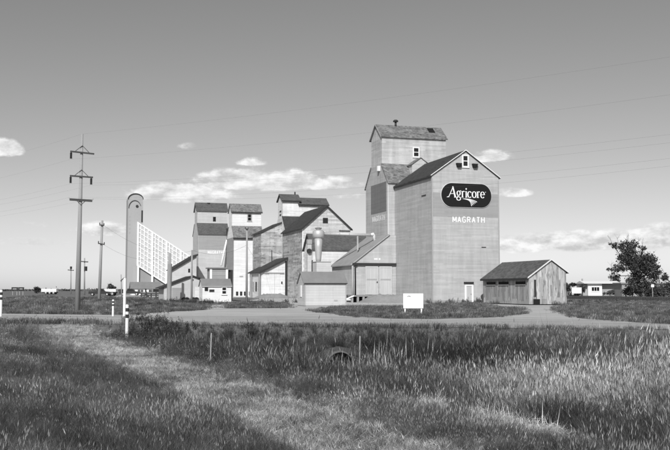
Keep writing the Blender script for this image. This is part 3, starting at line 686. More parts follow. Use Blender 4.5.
    # antenna on the drive shed
    MB().tube([(du + 4, dv + 9, e2 - 1), (du + 4, dv + 9, e2 + 1.9)], .06, 6).build('vent_pipe', m_trimd, ds)
    return O
MIDO = middle()
mound('earth_ramp', 'dark earth heap at the plank doors of the weathered elevator', Vector((at(273, 289, 166).x, 166, 0)), 4.2, 3.2, .75, m_dirt, 'ramp', flat=.3, seed=3)

# ---------------------------------------------------------------- F: white elevator, G: pale grey elevator
def white_elevator():
    D = 202; O = at(233.5, 289, D); O.z = 0
    t = thing('grain_elevator', 'white fronted grain elevator beside the pale grey one', 'grain elevator', O, ANG)
    Wd = reach(O, UD, 263.3, 250); ev = hz(237, D); st = hz(226.5, D + 2.5); ce, cr = hz(211.6, D + 2.5), hz(204.3, D + 4.3)
    elevator(t, Wd, 8.6, ev, st, 2.4, 6.2, ce, cr, m_white, m_shing, None, cup_roof=m_shing, trim=m_trimd)
    MB().box(-.2, Wd + .2, -.32, -.25, ev - .5, ev - .16).build('fascia', m_trimd, t)
    fbox(MB(), 'left', 0, .003, 8.59, 0, ev - .02, 0, .012).build('side_cladding', m_greyd, t)  # grey over the white siding puts this side's shade into its colour
    P = O + VD * 2.4; a = lambda px: reach(P, UD, px, 217)
    window(t, 'front', 2.4, a(248), a(251), hz(220, 204), hz(214, 204), m_trimg, .2, 2, 1)
    p = lambda px: reach(O, UD, px, 280)
    fbox(MB(), 'front', 0, p(239.5), p(243), hz(277, D), hz(275.8, D), .002, .05).build('placard', m_trimg, t)
    for x in (236, 240, 244, 249): fbox(MB(), 'front', 0, p(x), p(x + 2.4), .2, 1.1, .002, .04).build('vent', m_trimd, t)
    # side hopper with small roof
    h = MB().prism([(p(254), hz(252, D)), (p(254), hz(245.2, D)), (p(263), hz(247, D)), (p(263), hz(252, D))], -1.6, -.003, 'v').build('hopper', m_whiteold, t)
    roof_slab(t, 'v', (p(263), hz(246.5, D)), (p(253.6), hz(242.8, D)), -1.7, 0, m_shingd, .3, .1, .1, 'hopper_roof').parent = h
    MB().bar((p(255), -.9, hz(252, D)), (p(254.4), -.9, hz(259, D)), .6).build('chute', m_trimd, h)
    MB().tube([(p(254.5), -.9, hz(259, D)), (p(254.5), -.9, 0)], .18, 8).build('downpipe', m_trimg, h)
white_elevator()
def grey_elevator():
    D = 212; O = at(198, 289, D); O.z = 0
    t = thing('grain_elevator', 'pale grey grain elevator with dark roofs and faint name on its front', 'grain elevator', O, ANG)
    Wd = reach(O, UD, 228.6, 240); ev = hz(234, D); st = hz(223.6, D + 2.4); ce, cr = hz(210.6, D + 2.4), hz(203.2, D + 4.4)
    elevator(t, Wd, 9, ev, st, 2.3, 6.4, ce, cr, m_grey, m_shingm, None, cup_roof=m_shingm)
    p = lambda px, py=250: reach(O, UD, px, py)
    fbox(MB(), 'front', 0, .05, Wd - .3, hz(249.6, D), ev - .1, .0, .012).build('painted_band', m_greyd, t)
    text_part(t, 'MAGRATH', p(222.5) - p(208), hz(250.8, D) - hz(253.8, D), 'front', 0, p(208), hz(253.8, D), m_letter, .035)
    window(t, 'front', 2.3, p(215, 218), p(217, 218), hz(220.6, D + 2), hz(216.8, D + 2), m_trimd, .1, 2, 1, False)
    ch = MB().tube([(p(211), 4.3, cr - .2), (p(211), 4.3, hz(201.6, D))], .25, 8).build('chimney', m_trimd, t); MB().tube([(p(211), 4.3, hz(201.7, D)), (p(211), 4.3, hz(200.8, D))], .42, 8).build('chimney_cap', m_trimd, ch)
    MB().tube([(p(228.4, 231), -.25, hz(231.5, D)), (p(219.2, 266), -2.4, hz(266, D))], .22, 10).build('spout', m_trimw, t, True)
    MB().box(p(226.3, 234), p(228.4, 234), -.5, -.003, hz(238, D), hz(228, D)).build('spout_head', m_trimd, t)
    # lean-to shed at its left
    C = at(172, 289, 203); C.z = 0; l = Matrix.Rotation(-ANG, 3, 'Z') @ (C - O); du, dv = l.x, l.y
    ur = du + reach(C, UD, 196.5, 262); e1, e2 = hz(269.5, 203), hz(255, 204.3)
    ds = MB().prism([(du, -.1), (ur, -.1), (ur, e2), (du, e1)], dv, dv + 9, 'v').build('drive_shed', m_grey, t)
    roof_slab(t, 'v', (du, e1), (ur, e2), dv, dv + 9, m_shingd, .18, .3, .3, 'drive_shed_roof').parent = ds
    MB().prism([(du - .3, e1 - .45), (ur + .3, e2 - .08), (ur + .3, e2 + .3), (du - .3, e1 - .07)], dv - .36, dv - .31, 'v').build('rake_board', m_trimd, ds)
    fbox(MB(), 'front', dv, du + reach(C, UD, 188.2, 270), du + reach(C, UD, 190, 270), hz(272.5, 203.5), hz(268.6, 203.5), .002, .05).build('window', m_glass, ds)
grey_elevator()

# ---------------------------------------------------------------- H: concrete slope elevator far left
def slope_elevator():
    D = 300; O = at(126.8, 289, D); O.z = 0; k = D / F
    t = thing('slope_elevator', 'far concrete grain elevator with round-topped tower and white ribbed slope', 'grain elevator', O, ANG)
    p = lambda px, py=260: reach(O, UD, px, py)
    u1 = p(142.3); zt = hz(193.5, D); r = u1 / 2; L = 7.5
    prof = [(0, -.1), (u1, -.1)] + [(r + r * math.cos(R(a)), zt - r * .75 + r * .75 * math.sin(R(a))) for a in range(0, 181, 15)]
    MB().prism(prof, 0, L, 'v').build('tower', m_conc, t)
    hood = [(r + (r + .15) * math.cos(R(a)), zt - r * .75 + (r * .75 + .15) * math.sin(R(a))) for a in range(0, 181, 15)]
    inn = [(r + (r - .08) * math.cos(R(a)), zt - r * .75 + (r * .75 - .08) * math.sin(R(a))) for a in range(180, -1, -15)]
    MB().prism(hood + inn, -.3, -.004, 'v').build('tower_hood', m_trimd, t)
    a2 = [(r * .9 + (r * .85) * math.cos(R(a)), hz(208, D) + 2.6 * math.sin(R(a))) for a in range(20, 181, 16)]; b2 = [(r * .9 + (r * .85 - .14) * math.cos(R(a)), hz(208, D) + 2.46 * math.sin(R(a))) for a in range(180, 19, -16)]
    MB().prism(a2 + b2, -.25, -.005, 'v').build('lower_hood', m_trimd, t)
    MB().tube([(r * 1.2, -.2, hz(206, D)), (r * 1.2, -.01, hz(206, D))], .45, 10).build('lamp', m_trimd, t)
    fbox(MB(), 'front', 0, u1 - .5, u1 - .01, hz(222, D), hz(210, D), .0, .06).build('window_slot', m_glass, t)
    for z in (216, 220, 224, 228, 232): fbox(MB(), 'front', 0, .35, .75, hz(z + 1, D), hz(z - .5, D), .0, .05).build('vent', m_trimg, t)
    # sloping bin block, a slab with a parallel top and bottom, carried on columns
    s0 = p(136.7, 240); sl = .64; top0 = hz(221.5, D); th = hz(221.5, D) - hz(264, D); ue = s0 + 40; vf = -.9
    f = lambda u: top0 - (u - s0) * sl
    def bot(u): return max(f(u) - th, -.1)
    ub = s0 + (top0 - th + .1) / sl; ut = s0 + (top0 + .1) / sl
    bk = MB().prism([(s0, top0), (s0, top0 - th), (ub, -.1), (ut, -.1)], vf, 14, 'v').build('bin_block', m_bay, t)
    sp = 1.15; n = int((ut - s0) / sp)
    for i in range(n):
        u = s0 + i * sp; w = .62 if i % 4 == 0 else .26
        MB().prism([(u, bot(u)), (u + w, bot(u + w)), (u + w, max(f(u + w), -.05)), (u, f(u))], vf - (.32 if i % 4 == 0 else .22), vf - .003, 'v').build('rib', m_rib, bk)
    for j in range(10):
        o = th * j / 9; h = .26 if j not in (0, 9) else .5
        ul = s0 + (top0 - o - .1) / sl
        MB().prism([(s0 - .002, top0 - o + .01), (ul, .1), (ul, .1 - h), (s0 - .002, top0 - o - h)], vf - .16, vf - .004, 'v').build('cross_rib', m_rib, bk)
    for px in (137, 151.2, 165.3):
        u = p(px); MB().box(u, u + .62, vf - .25, vf + .5, -.1, max(bot(u), 1)).build('column', m_rib, t)
    MB().prism([(s0 + .1, -.1), (s0 + .1, top0 - th - .01), (ub, -.1)], vf + .6, vf + 1.2, 'v').build('infill_wall', m_concg, t)
    return O
slope_elevator()

# ---------------------------------------------------------------- sheds and office in front of the grey and white elevators
def low_office():
    D = 250; O = at(131.5, 289, D); O.z = 0
    t = thing('elevator_office', 'long low white office below the concrete slope elevator', 'office', O, ANG)
    Wd = reach(O, UD, 160, 289); L = 5
    gable(t, 'u', 0, L, 0, Wd, -.1, hz(288, D), hz(288, D), hz(282.5, D + 2.5), m_white, m_metalroof, eave=.4, rake=.3)
    p = lambda px: reach(O, UD, px, 290)
    for a, b in ((132.8, 134.5), (138, 140), (141, 143), (149, 151.5)): window(t, 'front', 0, p(a), p(b), hz(292.3, D), hz(289.8, D), m_trimg, .08, 1, 2, False)
    d = fbox(MB(), 'front', 0, p(145), p(146.4), 0, 1.7, .002, .05).build('door', m_trimd, t)
low_office()
def gable_shed():
    D = 113; O = at(164, 289, D); O.z = 0
    t = thing('machine_shed', 'grey lopsided gable shed behind the leaning tyres', 'shed', O, ANG)
    Wd = reach(O, UD, 203.5, 290); p = lambda px: reach(O, UD, px, 290)
    gable(t, 'v', 0, Wd, 0, 6, -.1, hz(287.3, D), hz(280.6, D + 1), hz(276.6, D + 1), m_grey, m_shingd, sr=p(192.2), eave=.45, rake=.2, th=.1, trim=m_trimd, trimh=.14)
    fbox(MB(), 'front', 0, p(191.6), p(193.4), hz(280.6, D + 1), hz(279.2, D + 1), .002, .05).build('vent', m_trimd, t)
    fbox(MB(), 'front', 0, p(172), p(181), 0, 1.8, .002, .05).build('door', m_greyd, t)
    fbox(MB(), 'front', 0, p(195), p(200), 0, 1.9, .002, .04).build('door', m_whiteold, t)
gable_shed()
def tyre_mesh(r=.34, w=.2):
    mb = MB(); n, k = 20, 8; vs = []; fs = []
    for i in range(n):
        a = 2 * math.pi * i / n
        for j in range(k):
            b = 2 * math.pi * j / k; q = r - .1 + .1 * math.cos(b); vs.append((q * math.cos(a), w / 2 * math.sin(b), r + q * math.sin(a)))
    for i in range(n):
        for j in range(k): fs.append((i * k + j, i * k + (j + 1) % k, ((i + 1) % n) * k + (j + 1) % k, ((i + 1) % n) * k + j))
    return mb.add(vs, fs)
tm = None
for i, (px, lb) in enumerate(((185.5, 'leftmost of the four worn black tyres leaning on the grey shed'), (188.6, 'second from left of the four worn black tyres at the grey shed'),
                              (195.2, 'third from left of the four worn black tyres at the grey shed'), (198.6, 'rightmost of the four worn black tyres leaning on the grey shed'))):
    p = at(px, 289, 112.3); p.z = .0; p += UD * 0 + VD * (-.35 + (px - 185) * .03 * 0)
    if tm is None: o = tyre_mesh().build('tyre', m_rubber, None, True); tm = o.data
    else: o = bpy.data.objects.new('tyre', tm); COL.objects.link(o)
    sh = at(164, 289, 113); t_ = (p - Vector((sh.x, sh.y, 0))).dot(UD); q = Vector((sh.x, sh.y, 0)) + UD * t_ - VD * .33
    o.location = q; o.rotation_euler = (R(-14), 0, ANG); tag(o, lb, 'tyre', 'tyres leaning on the grey shed')
def white_shed():
    D = 108; O = at(202.5, 289, D); O.z = 0
    t = thing('white_shed', 'small white shed with grey roof and dark windows', 'shed', O, ANG)
    Wd = reach(O, UD, 231.3, 295); p = lambda px: reach(O, UD, px, 290)
    gable(t, 'u', 0, 2.6, 0, Wd, -.1, hz(286.4, D), hz(286.4, D), hz(279.4, D + 1.3), m_white, m_metalroof, eave=.1, rake=.1, th=.09)
    for a, b, z0, z1 in ((205, 207.6, 290.6, 287.6),): window(t, 'front', 0, p(a), p(b), hz(z0, D), hz(z1, D), m_trimd, .04, 1, 1, False)
    fbox(MB(), 'front', 0, p(209.3), p(214.3), hz(292, D), hz(289.5, D), .002, .04).build('notice_board', m_trimd, t)
    window(t, 'front', 0, p(222.3), p(226), hz(293.8, D), hz(287.6, D), m_trimw, .07, 2, 1)
    MB().box(-.06, Wd + .06, -.12, -.075, hz(287, D), hz(286, D)).build('eave_board', m_trimg, t)
    MB().box(-.04, Wd + .04, -.04, 2.6, -.1, .15).build('foundation', m_concg, t)
white_shed()
def pump_house():
    D = 124; O = at(210, 289, D); O.z = 0
    t = thing('pump_house', 'grey block hut with white corner posts behind the small white shed', 'hut', O, ANG)
    Wd = reach(O, UD, 227.6, 280); zt = hz(268.6, D)
    MB().box(0, Wd, 0, 2.5, -.1, zt).build('wall', m_greyd, t); MB().box(-.2, Wd + .2, -.2, 2.7, zt + .003, zt + .16).build('roof', m_metalroof, t)
    for u in (0, Wd - .2): MB().box(u - .05, u + .25, -.06, -.003, 0, zt).build('corner_post', m_trimw, t)
    for z in (270.5, 275): MB().box(.26, Wd - .26, -.03, -.003, hz(z + .4, D), hz(z, D)).build('batten', m_trimg, t)
    a = MB().box(Wd + .003, Wd + .75, .3, 2.2, -.1, zt - .15).build('side_bay', m_trimd, t)
pump_house()

# ---------------------------------------------------------------- weathered board shed at the right
def board_shed():
    D = 95; O = at(529, 289, D); O.z = 0
    t = thing('board_shed', 'old weathered board shed with dark shingle roof right of the tall elevator', 'shed', O, ANG)
    Wd = reach(O, UD, 566.2, 290); L = reach(O, VD, 483, 285); p = lambda px: reach(O, UD, px, 290)
    eL, eR, zr = hz(277.3, D), hz(272.2, D + 1.3), hz(260.6, D + .9)
    sr = p(551)
    w, ra, rb = gable(t, 'v', 0, Wd, 0, L, .12, eL, eR, zr, m_shedw, m_shing2, sr=sr, eave=.28, rake=.18, th=.1, trim=m_lettergrey, trimh=.13)
    MB().prism([(.01, .13), (Wd - .01, .13), (Wd - .01, eR), (sr, zr - .02), (.01, eL)], -.02, .0, 'v').build('gable_cladding', m_shedf, t)
    MB().box(-.32, -.27, -.1, L + .1, eL - .28, eL - .08).build('eave_board', m_trimd, t)  # dark strip stands in for the eave shadow along the long wall
    for pa, pb in ((487, 495.5), (499, 508.5), (516, 525.5)):
        v0, v1 = reach(O, VD, pb, 285), reach(O, VD, pa, 285)
        s = fbox(MB(), 'left', 0, v0, v1, eL - .72, eL - .42, .0, .05).build('window', m_hole, t); fbox(MB(), 'left', 0, v0 - .05, v1 + .05, eL - .8, eL - .725, .002, .09).build('sill', m_wood, s)
    mb = random.Random(3); v = 0
    while v < L - .3:                                                     # patched boards along the foot of the long wall
        w_ = mb.uniform(.5, 1.5); h = mb.uniform(.35, .85)
        fbox(MB(), 'left', 0, v, min(v + w_ - .03, L), .1, h, .003, .03 + mb.random() * .02).build('patch_board', mb.choice([m_shedw, m_trimg, m_shedf, m_concg]), t); v += w_
    u = .1
    while u < Wd - .3:
        w_ = mb.uniform(.4, 1.1); fbox(MB(), 'front', -.02, u, min(u + w_ - .03, Wd), .1, mb.uniform(.5, .9), .003, .03).build('patch_board', mb.choice([m_shedw, m_trimg, m_shedf]), t); u += w_
    fbox(MB(), 'front', -.02, p(533), p(539.5), -.02, .62, .0, .06).build('opening', m_hole, t)
    fbox(MB(), 'front', -.02, p(534), p(536), .62, 2.6, .002, .03).build('door_post', m_trimd, t); fbox(MB(), 'front', -.02, p(541.5), p(542.6), .9, 2.7, .002, .03).build('door_post', m_trimg, t)
    for v in np.arange(.4, L, 1.7): MB().box(-.02, .3, v, v + .3, -.1, .13).build('pier', m_trimd, t)
    MB().box(.02, Wd, .1, L, -.05, .12).build('underfloor_shade', m_hole, t)  # black box stands in for the shade below the floor
    fbox(MB(), 'front', -.02, -.03, .13, .1, eL - .1, .002, .05).build('corner_board', m_trimg, t)
m_shing2 = M_shingle('brown weathered shingles', .1, .6)
board_shed()

# ---------------------------------------------------------------- poles, posts, signs
def utility_pole(label, px0, py0, px1, py1, D, r0, r1, arms, name='utility_pole', mat=None, hang=True, cat='utility pole', group=None):
    b = at(px0, py0, D); top = at(px1, py1, D); b.z = -.2
    t = thing(name, label, cat, (b.x, b.y, 0), 0, group); o = Vector((b.x, b.y, 0)); L = lambda p: p - o
    MB().tube([L(b), L(b.lerp(top, .5)), L(top)], [r0, (r0 + r1) / 2, r1], 12).build('pole', mat or m_wood, t, True)
    ends = []
    for (xa, ya, xb, yb, th, ins, brace) in arms:
        a, c = L(at(xa, ya, D)), L(at(xb, yb, D)); off = Vector((0, -r1 - .06, 0)); a += off; c += off
        arm = MB().bar(a, c, th, th * 1.2).build('crossarm', m_woodd, t)
        m_ = (a + c) / 2
        if brace == 'up':
            for q in (a.lerp(m_, .35), c.lerp(m_, .35)): MB().bar(q, Vector((m_.x, m_.y + .03, m_.z + abs(c.x - a.x) * .3)), .035).build('brace', m_woodd, arm)
        elif brace == 'down':
            for q in (a.lerp(m_, .55), c.lerp(m_, .55)): MB().bar(q, Vector((m_.x, m_.y + .03, m_.z - abs(c.x - a.x) * .22)), .035).build('brace', m_woodd, arm)
        for f, kind in ins:
            q = a.lerp(c, f)
            if kind == 'hang':
                pts = [q + Vector((0, 0, -.03))]; rr = [.02]
                for k in range(5): pts += [q + Vector((0, 0, -.08 - .09 * k)), q + Vector((0, 0, -.14 - .09 * k))]; rr += [.05, .1]
                MB().tube(pts, rr, 8).build('insulator', m_insul, arm, False); ends.append(o + q + Vector((0, 0, -.55)))
            elif kind == 'tip':
                MB().tube([q, q + Vector((-.1 if f < .5 else .1, 0, .14))], [.05, .035], 6).build('insulator', m_trimg, arm); ends.append(o + q + Vector((0, 0, .15)))
            else:
                MB().tube([q, q + Vector((0, 0, .1)), q + Vector((0, 0, .22))], [.02, .05, .03], 6).build('insulator', m_insul, arm); ends.append(o + q + Vector((0, 0, .22)))
    ends.append(top)
    return t, ends
p1, e1 = utility_pole('tall wooden power pole with three short crossarms by the road', 77.2, 313, 82.2, 134, 64, .2, .085,
    [(71, 151.6, 94.6, 154.2, .09, [(.03, 'hang')], 'up'), (70.6, 176, 93.4, 177.6, .09, [(.03, 'hang'), (.93, 'hang')], 'up'), (70.4, 199.6, 92.6, 201, .13, [(.02, 'tip'), (.98, 'tip')], 'down')])
p2, e2 = utility_pole('thinner wooden pole with small crossarms right of the tall power pole', 98.8, 307, 102.3, 220.5, 85, .16, .1,
    [(100, 225, 104.6, 225.6, .09, [(.05, 'pin'), (.95, 'pin')], None), (98.5, 243.4, 105, 244.6, .09, [(.05, 'pin'), (.95, 'pin')], None)])
MB().box(-.25, .1, -.45, -.15, 0, .5).build('meter_box', m_trimw, p2)
p3, e3 = utility_pole('distant pole with a single crossarm and transformer, left of the thinner pole', 84.4, 293, 84.6, 258, 250, .22, .16, [(81.5, 261.5, 88.3, 262, .22, [(.05, 'pin'), (.5, 'pin'), (.95, 'pin')], None)])
MB().tube([(.35, -.4, hz(271, 250)), (.35, -.4, hz(266.5, 250))], .42, 10).build('transformer', m_trimd, p3)
p4, e4 = utility_pole('most distant T-shaped pole, left of the tall power pole', 70.8, 293, 71, 267.5, 300, .2, .16, [(68, 270, 74, 270.4, .22, [(.03, 'pin'), (.97, 'pin')], None)])
MB().tube([(0, -.3, hz(269, 300)), (0, -.3, hz(266.5, 300))], .35, 8).build('lamp', m_trimd, p4)
p5, e5 = utility_pole('slim pole rising before the grey lopsided shed', 191.6, 302, 192, 250, 111, .13, .1, [])
p6, e6 = utility_pole('slim tall pole standing in front of the white elevator', 246.6, 303, 247, 227.5, 108, .14, .1, [(245.6, 229, 248.4, 229.2, .1, [(.1, 'pin'), (.9, 'pin')], None)])
p7, e7 = utility_pole('stout stub pole with a sleeve beside the grey lopsided shed', 169, 302.5, 169.8, 253, 109, .2, .14, [], 'stub_pole')
MB().tube([(0, 0, .0), (.03, 0, hz(264, 109))], .27, 10).build('sleeve', m_wood, p7)
p8, e8 = utility_pole('small leaning pole with a short arm next to the white roadside post', 121.8, 299, 121, 274.5, 150, .1, .08, [(120.8, 281, 124.5, 277.8, .12, [], None)])
# wires hang between real poles; the next poles of the line stand outside the picture
def wire(label, a, b, sag, r=.0022):
    a = Vector(a); b = Vector(b); n = 28
    pts = [a.lerp(b, i / n) - Vector((0, 0, 4 * sag * (i / n) * (1 - i / n))) for i in range(n + 1)]
    o = MB().tube([p - a for p in pts], r, 4).build('power_line', m_wire); o.location = a
    tag(o, label, 'wire', 'overhead wires')
off = Vector((at(905, 330, 36).x, 36, 0))   # the line's next pole, well outside the frame
p10 = Vector((-46, 92, 0))
names = ['topmost', 'upper left', 'middle left', 'middle right', 'lower left', 'lower right']
src = [e1[-1]] + e1[:-1]
for i, (s, nm) in enumerate(zip(src, names)):
    h = s.z + .2
    wire('%s wire running from the tall power pole up to the right over the elevators' % nm, s, (off.x + (s.x - p1.location.x) * .4, off.y + (s.x - p1.location.x) * .9, h - .4), .35 + .1 * i)
    wire('%s wire running from the tall power pole off to the left' % nm, s, (p10.x + (s.x - p1.location.x), p10.y, h - .2), .5)
wire('sagging service wire between the two slim poles before the pale elevators', e5[-1], at(246.8, 245, 108), .75, .011)
wire('wire from the slim tall pole to the plank-door shed', at(247, 246, 108), at(262, 262, 172), .5, .011)
wire('low wire from the thinner pole to the slim pole by the grey shed', e2[0], e5[-1] - Vector((0, 0, .1)), 1.2, .007)
wire('second low wire from the thinner pole towards the sheds', e2[2], at(168.8, 256, 109), 1.0, .007)

def delineator(label, px, py0, py1, D, bands=True, r=.055, zb=None):
    b = at(px, py0, D); zt = at(px, py1, D).z; z0 = float(zg(b.x, b.y)) if zb is None else zb
    t = thing('marker_post', label, 'marker post', (b.x, b.y, z0), random.uniform(-.3, .3), 'white roadside marker posts')
    h = zt - z0
    MB().tube([(0, 0, -.1), (0, 0, h - .03), (.005, 0, h)], [r, r, r * .7], 10).build('post', m_trimw, t, False)
    if bands:
        for f in ((.80, .9), (.62, .72)): MB().tube([(0, 0, h * f[0]), (0, 0, h * f[1])], r + .006, 10).build('black_band', m_trimd, t)
    return t
delineator('nearest white marker post with black bands at the ditch edge', 126.8, 335.5, 304.5, 40.6, True, .07)
delineator('taller plain white post on the far side of the road', 124.3, 316, 278, 56.5, False, .085)
delineator('short white marker post across the road left of the taller white post', 112.9, 316, 299.5, 56.5, True, .06)
delineator('white marker post with black bands at the left edge of the picture', 0.6, 316.5, 289.6, 56, True, .08)
def white_sign():
    D = 62; b = at(413.2, 300, D)
    t = thing('notice_sign', 'blank-looking white notice board on two legs in the grass verge', 'sign', (b.x, b.y, 0), 0)
    x0, x1 = at(403.2, 300, D).x - b.x, at(423.2, 300, D).x - b.x; z0, z1 = hz(308.3, D), hz(293.5, D)
    bd = MB().box(x0, x1, -.04, .0, z0, z1).build('board', m_trimw, t); x = x0; w = x1 - x0
    for a in (x0 + .12, x1 - .12): MB().box(a - .045, a + .045, .002, .09, -.1, z1 - .1).build('leg', m_trimw, t)
    mb = MB(); ribbon(mb, [(x0 + w * .18, z1 - .22), (x0 + w * .26, z1 - .17), (x0 + w * .34, z1 - .19), (x0 + w * .38, z1 - .22)], [.02, .07, .08, .02], 0, .045); mb.build('emblem', m_trimg, bd)
    for k, (a, b_) in enumerate(((.45, .82), (.45, .7))): MB().box(x0 + w * a, x0 + w * b_, -.046, -.041, z1 - .2 - .1 * k, z1 - .17 - .1 * k).build('print_line', m_lettergrey, bd)
white_sign()
def billboard():
    D = 250; b = at(18, 289, D); t = thing('billboard', 'dark double-panel billboard far left on the skyline', 'billboard', (b.x, b.y, 0), 0)
    z0, z1 = hz(292.2, D) + .4, hz(287.2, D)
    for a, c in ((11.6, 18), (18.4, 24)):
        x0, x1 = at(a, 289, D).x - b.x, at(c, 289, D).x - b.x; q = MB().box(x0, x1, -.1, .1, z0, z1).build('panel', m_trimd, t)
        MB().box(x0 + .35, x1 - .35, -.13, -.102, z0 + .35, z1 - .35).build('panel_print', m_trimg, q)
        for x in (x0 + .3, x1 - .3): MB().box(x - .1, x + .1, .102, .3, -.1, z1 - .1).build('post', m_wood, t)
billboard()
for i, (px, D, h, lb) in enumerate(((359, 27.5, 0, 'thin pale wooden stake standing behind the culvert'), (210.2, 27, 0, 'thin pale wooden stake left of the reeds in the ditch'))):
    zt = hz((336, 333)[i], D); b = at(px, 350, D); z0 = float(zg(b.x, b.y))
    o = MB().bar((0, 0, -.1), (.03, 0, zt - z0), .035, .025).build('stake', m_wood); o.location = (b.x, b.y, z0); tag(o, lb, 'stake', 'survey stakes in the ditch grass')

# culvert mouth in the ditch
def culvert():
    c = gp(340.5, 371, -1.0); c.y = 29.3; c.x = at(340.5, 371, c.y).x; z = float(zg(c.x, c.y))
    t = thing('culvert', 'dark culvert mouth half hidden in the ditch reeds', 'culvert', (c.x, c.y, z), R(12)); r = .34
    n = 28; vs = []; fs = []; segs = 26
    for j in range(segs + 1):
        y = j * .16; rr = r + (.018 if j % 2 else 0)
        for ro in (rr, rr - .012):
            for i in range(n): a = 2 * math.pi * i / n; vs.append((ro * 1.15 * math.cos(a), y, .2 + ro + ro * math.sin(a) - .12))
    for j in range(segs):
        for lay in (0, 1):
            for i in range(n): a = j * 2 * n + lay * n + i; b = j * 2 * n + lay * n + (i + 1) % n; fs.append((a, b, b + 2 * n, a + 2 * n))
    for i in range(n): fs.append((i, (i + 1) % n, n + (i + 1) % n, n + i))
    MB().add(vs, fs).build('pipe', m_rust, t, True)
    MB().prism([(r * 1.05 * math.cos(a), .08 + r + r * .95 * math.sin(a)) for a in np.linspace(0, 2 * math.pi, 24, endpoint=False)], 3.9, 4.0, 'v').build('dark_end_disc', m_hole, t)  # black disc added to stand in for the darkness inside the pipe
    v = []; f = []; m_ = 24; rr_ = random.Random(5)                   # earth and sod over the pipe: ragged face round the mouth, rounded back
    zc_ = .08 + r; ys = [.28, .34, .9, 1.8, 2.8, 4.2]
    for i in range(m_ + 1):
        a = math.pi * i / m_; x = 1.3 * math.cos(a); zo = .95 * math.sin(a) ** 1.6 - .08
        v.append(((r + .012) * 1.15 * math.cos(a), .2 + rr_.uniform(-.05, .05), zc_ + (r + .012) * math.sin(a) * 1.0 - (.35 if i in (0, m_) else 0)))
        v += [(x + rr_.uniform(-.03, .03), y + rr_.uniform(-.05, .05), zo + rr_.uniform(-.02, .05)) for y in ys]
    w_ = len(ys) + 1
    for i in range(m_):
        for j in range(w_ - 1): a = i * w_ + j; f.append((a, a + 1, a + w_ + 1, a + w_))
    MB().add(v, f).build('earth_cover', m_soil, t, True)
    return c
CUL = culvert()

# ---------------------------------------------------------------- vehicles and yard clutter far left
def wheel(par, x, y, r, w):
    wv = []
    ty = MB().tube([(x, y - w / 2, r), (x, y - w / 2 + .02, r), (x, y + w / 2 - .02, r), (x, y + w / 2, r)], [r * .9, r, r, r * .9], 16).build('wheel', m_rubber, par)
    MB().tube([(x, y - w / 2 - .01, r), (x, y + w / 2 + .01, r)], r * .55, 12).build('rim', m_galv, ty)
def pickup(label, px, D, mat, rz=0.0, group=None, name='pickup_truck'):
    b = at(px, 289, D); t = thing(name, label, 'pickup truck', (b.x, b.y, float(zg(b.x, b.y))), rz, group)
    pr = [(-2.6, .45), (2.6, .45), (2.65, .95), (1.25, 1.08), (.75, 1.72), (-.55, 1.76), (-.75, 1.1), (-2.6, 1.08)]
    MB().prism(pr, -.9, .9, 'v').build('body', mat, t)
    MB().prism([(-.45, 1.13), (1.05, 1.13), (.66, 1.64), (-.4, 1.66)], -.915, -.902, 'v').build('side_window', m_glass, t)
    MB().box(2.62, 2.7, -.85, .85, .45, .62).build('bumper', m_galv, t); MB().box(2.6, 2.67, -.8, -.5, .7, .85).build('headlight', m_trimw, t); MB().box(2.6, 2.67, .5, .8, .7, .85).build('headlight', m_trimw, t)
    for x in (-1.7, 1.75):
        for y in (-.82, .82): wheel(t, x, y, .38, .24)
    return t
def trailer(label, px0, px1, D, z1, mat, name='semi_trailer', cat='trailer', rz=0.0, zfl=1.1):
    b = at((px0 + px1) / 2, 289, D); w = at(px1, 289, D).x - at(px0, 289, D).x; g = float(zg(b.x, b.y))
    t = thing(name, label, cat, (b.x, b.y, g), rz)
    MB().box(-w / 2, w / 2, -1.25, 1.25, zfl, z1).build('box_body', mat, t); MB().box(-w / 2 + .1, w / 2 - .1, -1.0, 1.0, zfl - .3, zfl - .003).build('chassis', m_trimd, t)
    MB().box(-w / 2 - .02, w / 2 + .02, -1.27, 1.27, z1 + .002, z1 + .06).build('roof_edge', m_lettergrey, t)
    for x in (w / 2 - .9, w / 2 - 2.1, -w / 2 + 1.4):
        for y in (-1.05, 1.05): wheel(t, x, y, .5, .3)
    MB().box(-w / 2 + 2.4, -w / 2 + 2.6, -.9, -.7, 0, zfl - .3).build('landing_leg', m_trimd, t)
    return t
trailer('long low white trailer on the far left skyline', 42.5, 57.5, 290, 1.65, m_vwhite, zfl=.75)
trailer('white box trailer parked beyond the thinner wooden pole', 103.5, 117, 230, 1.6, m_vwhite, 'box_trailer', zfl=.95)
pickup('dark pickup parked left of the white box trailer', 100, 226, m_vdark, R(8))
pickup('dark pickup parked at the left end of the low white office', 130, 238, m_vdark, R(5))
pickup('grey pickup half hidden behind the dark pole fence', 156, 170, m_vgrey, R(6))
def corral(label, px0, px1, D, posts, h):
    a = at(px0, 289, D); b = at(px1, 289, D); t = thing('pole_fence', label, 'fence', (a.x, a.y, 0), 0); n = posts
    for i in range(n):
        x = (b.x - a.x) * i / (n - 1); MB().tube([(x, 0, -.1), (x, 0, h + random.uniform(-.1, .25))], .1, 8).build('post', m_woodd, t)
    for z in np.linspace(h * .35, h * .95, 3): MB().bar((-.2, -.12, z), (b.x - a.x + .2, -.12, z + random.uniform(-.08, .08)), .1, .14).build('rail', m_woodd, t)
corral('dark pole fence standing before the low white office', 141.5, 161, 140, 5, 1.05)
mound('earth_heap', 'low heap of broken earth right of the pole fence', Vector((at(163, 289, 138).x, 138, 0)), 2.2, 1.4, .7, m_ballast, 'heap', seed=5)

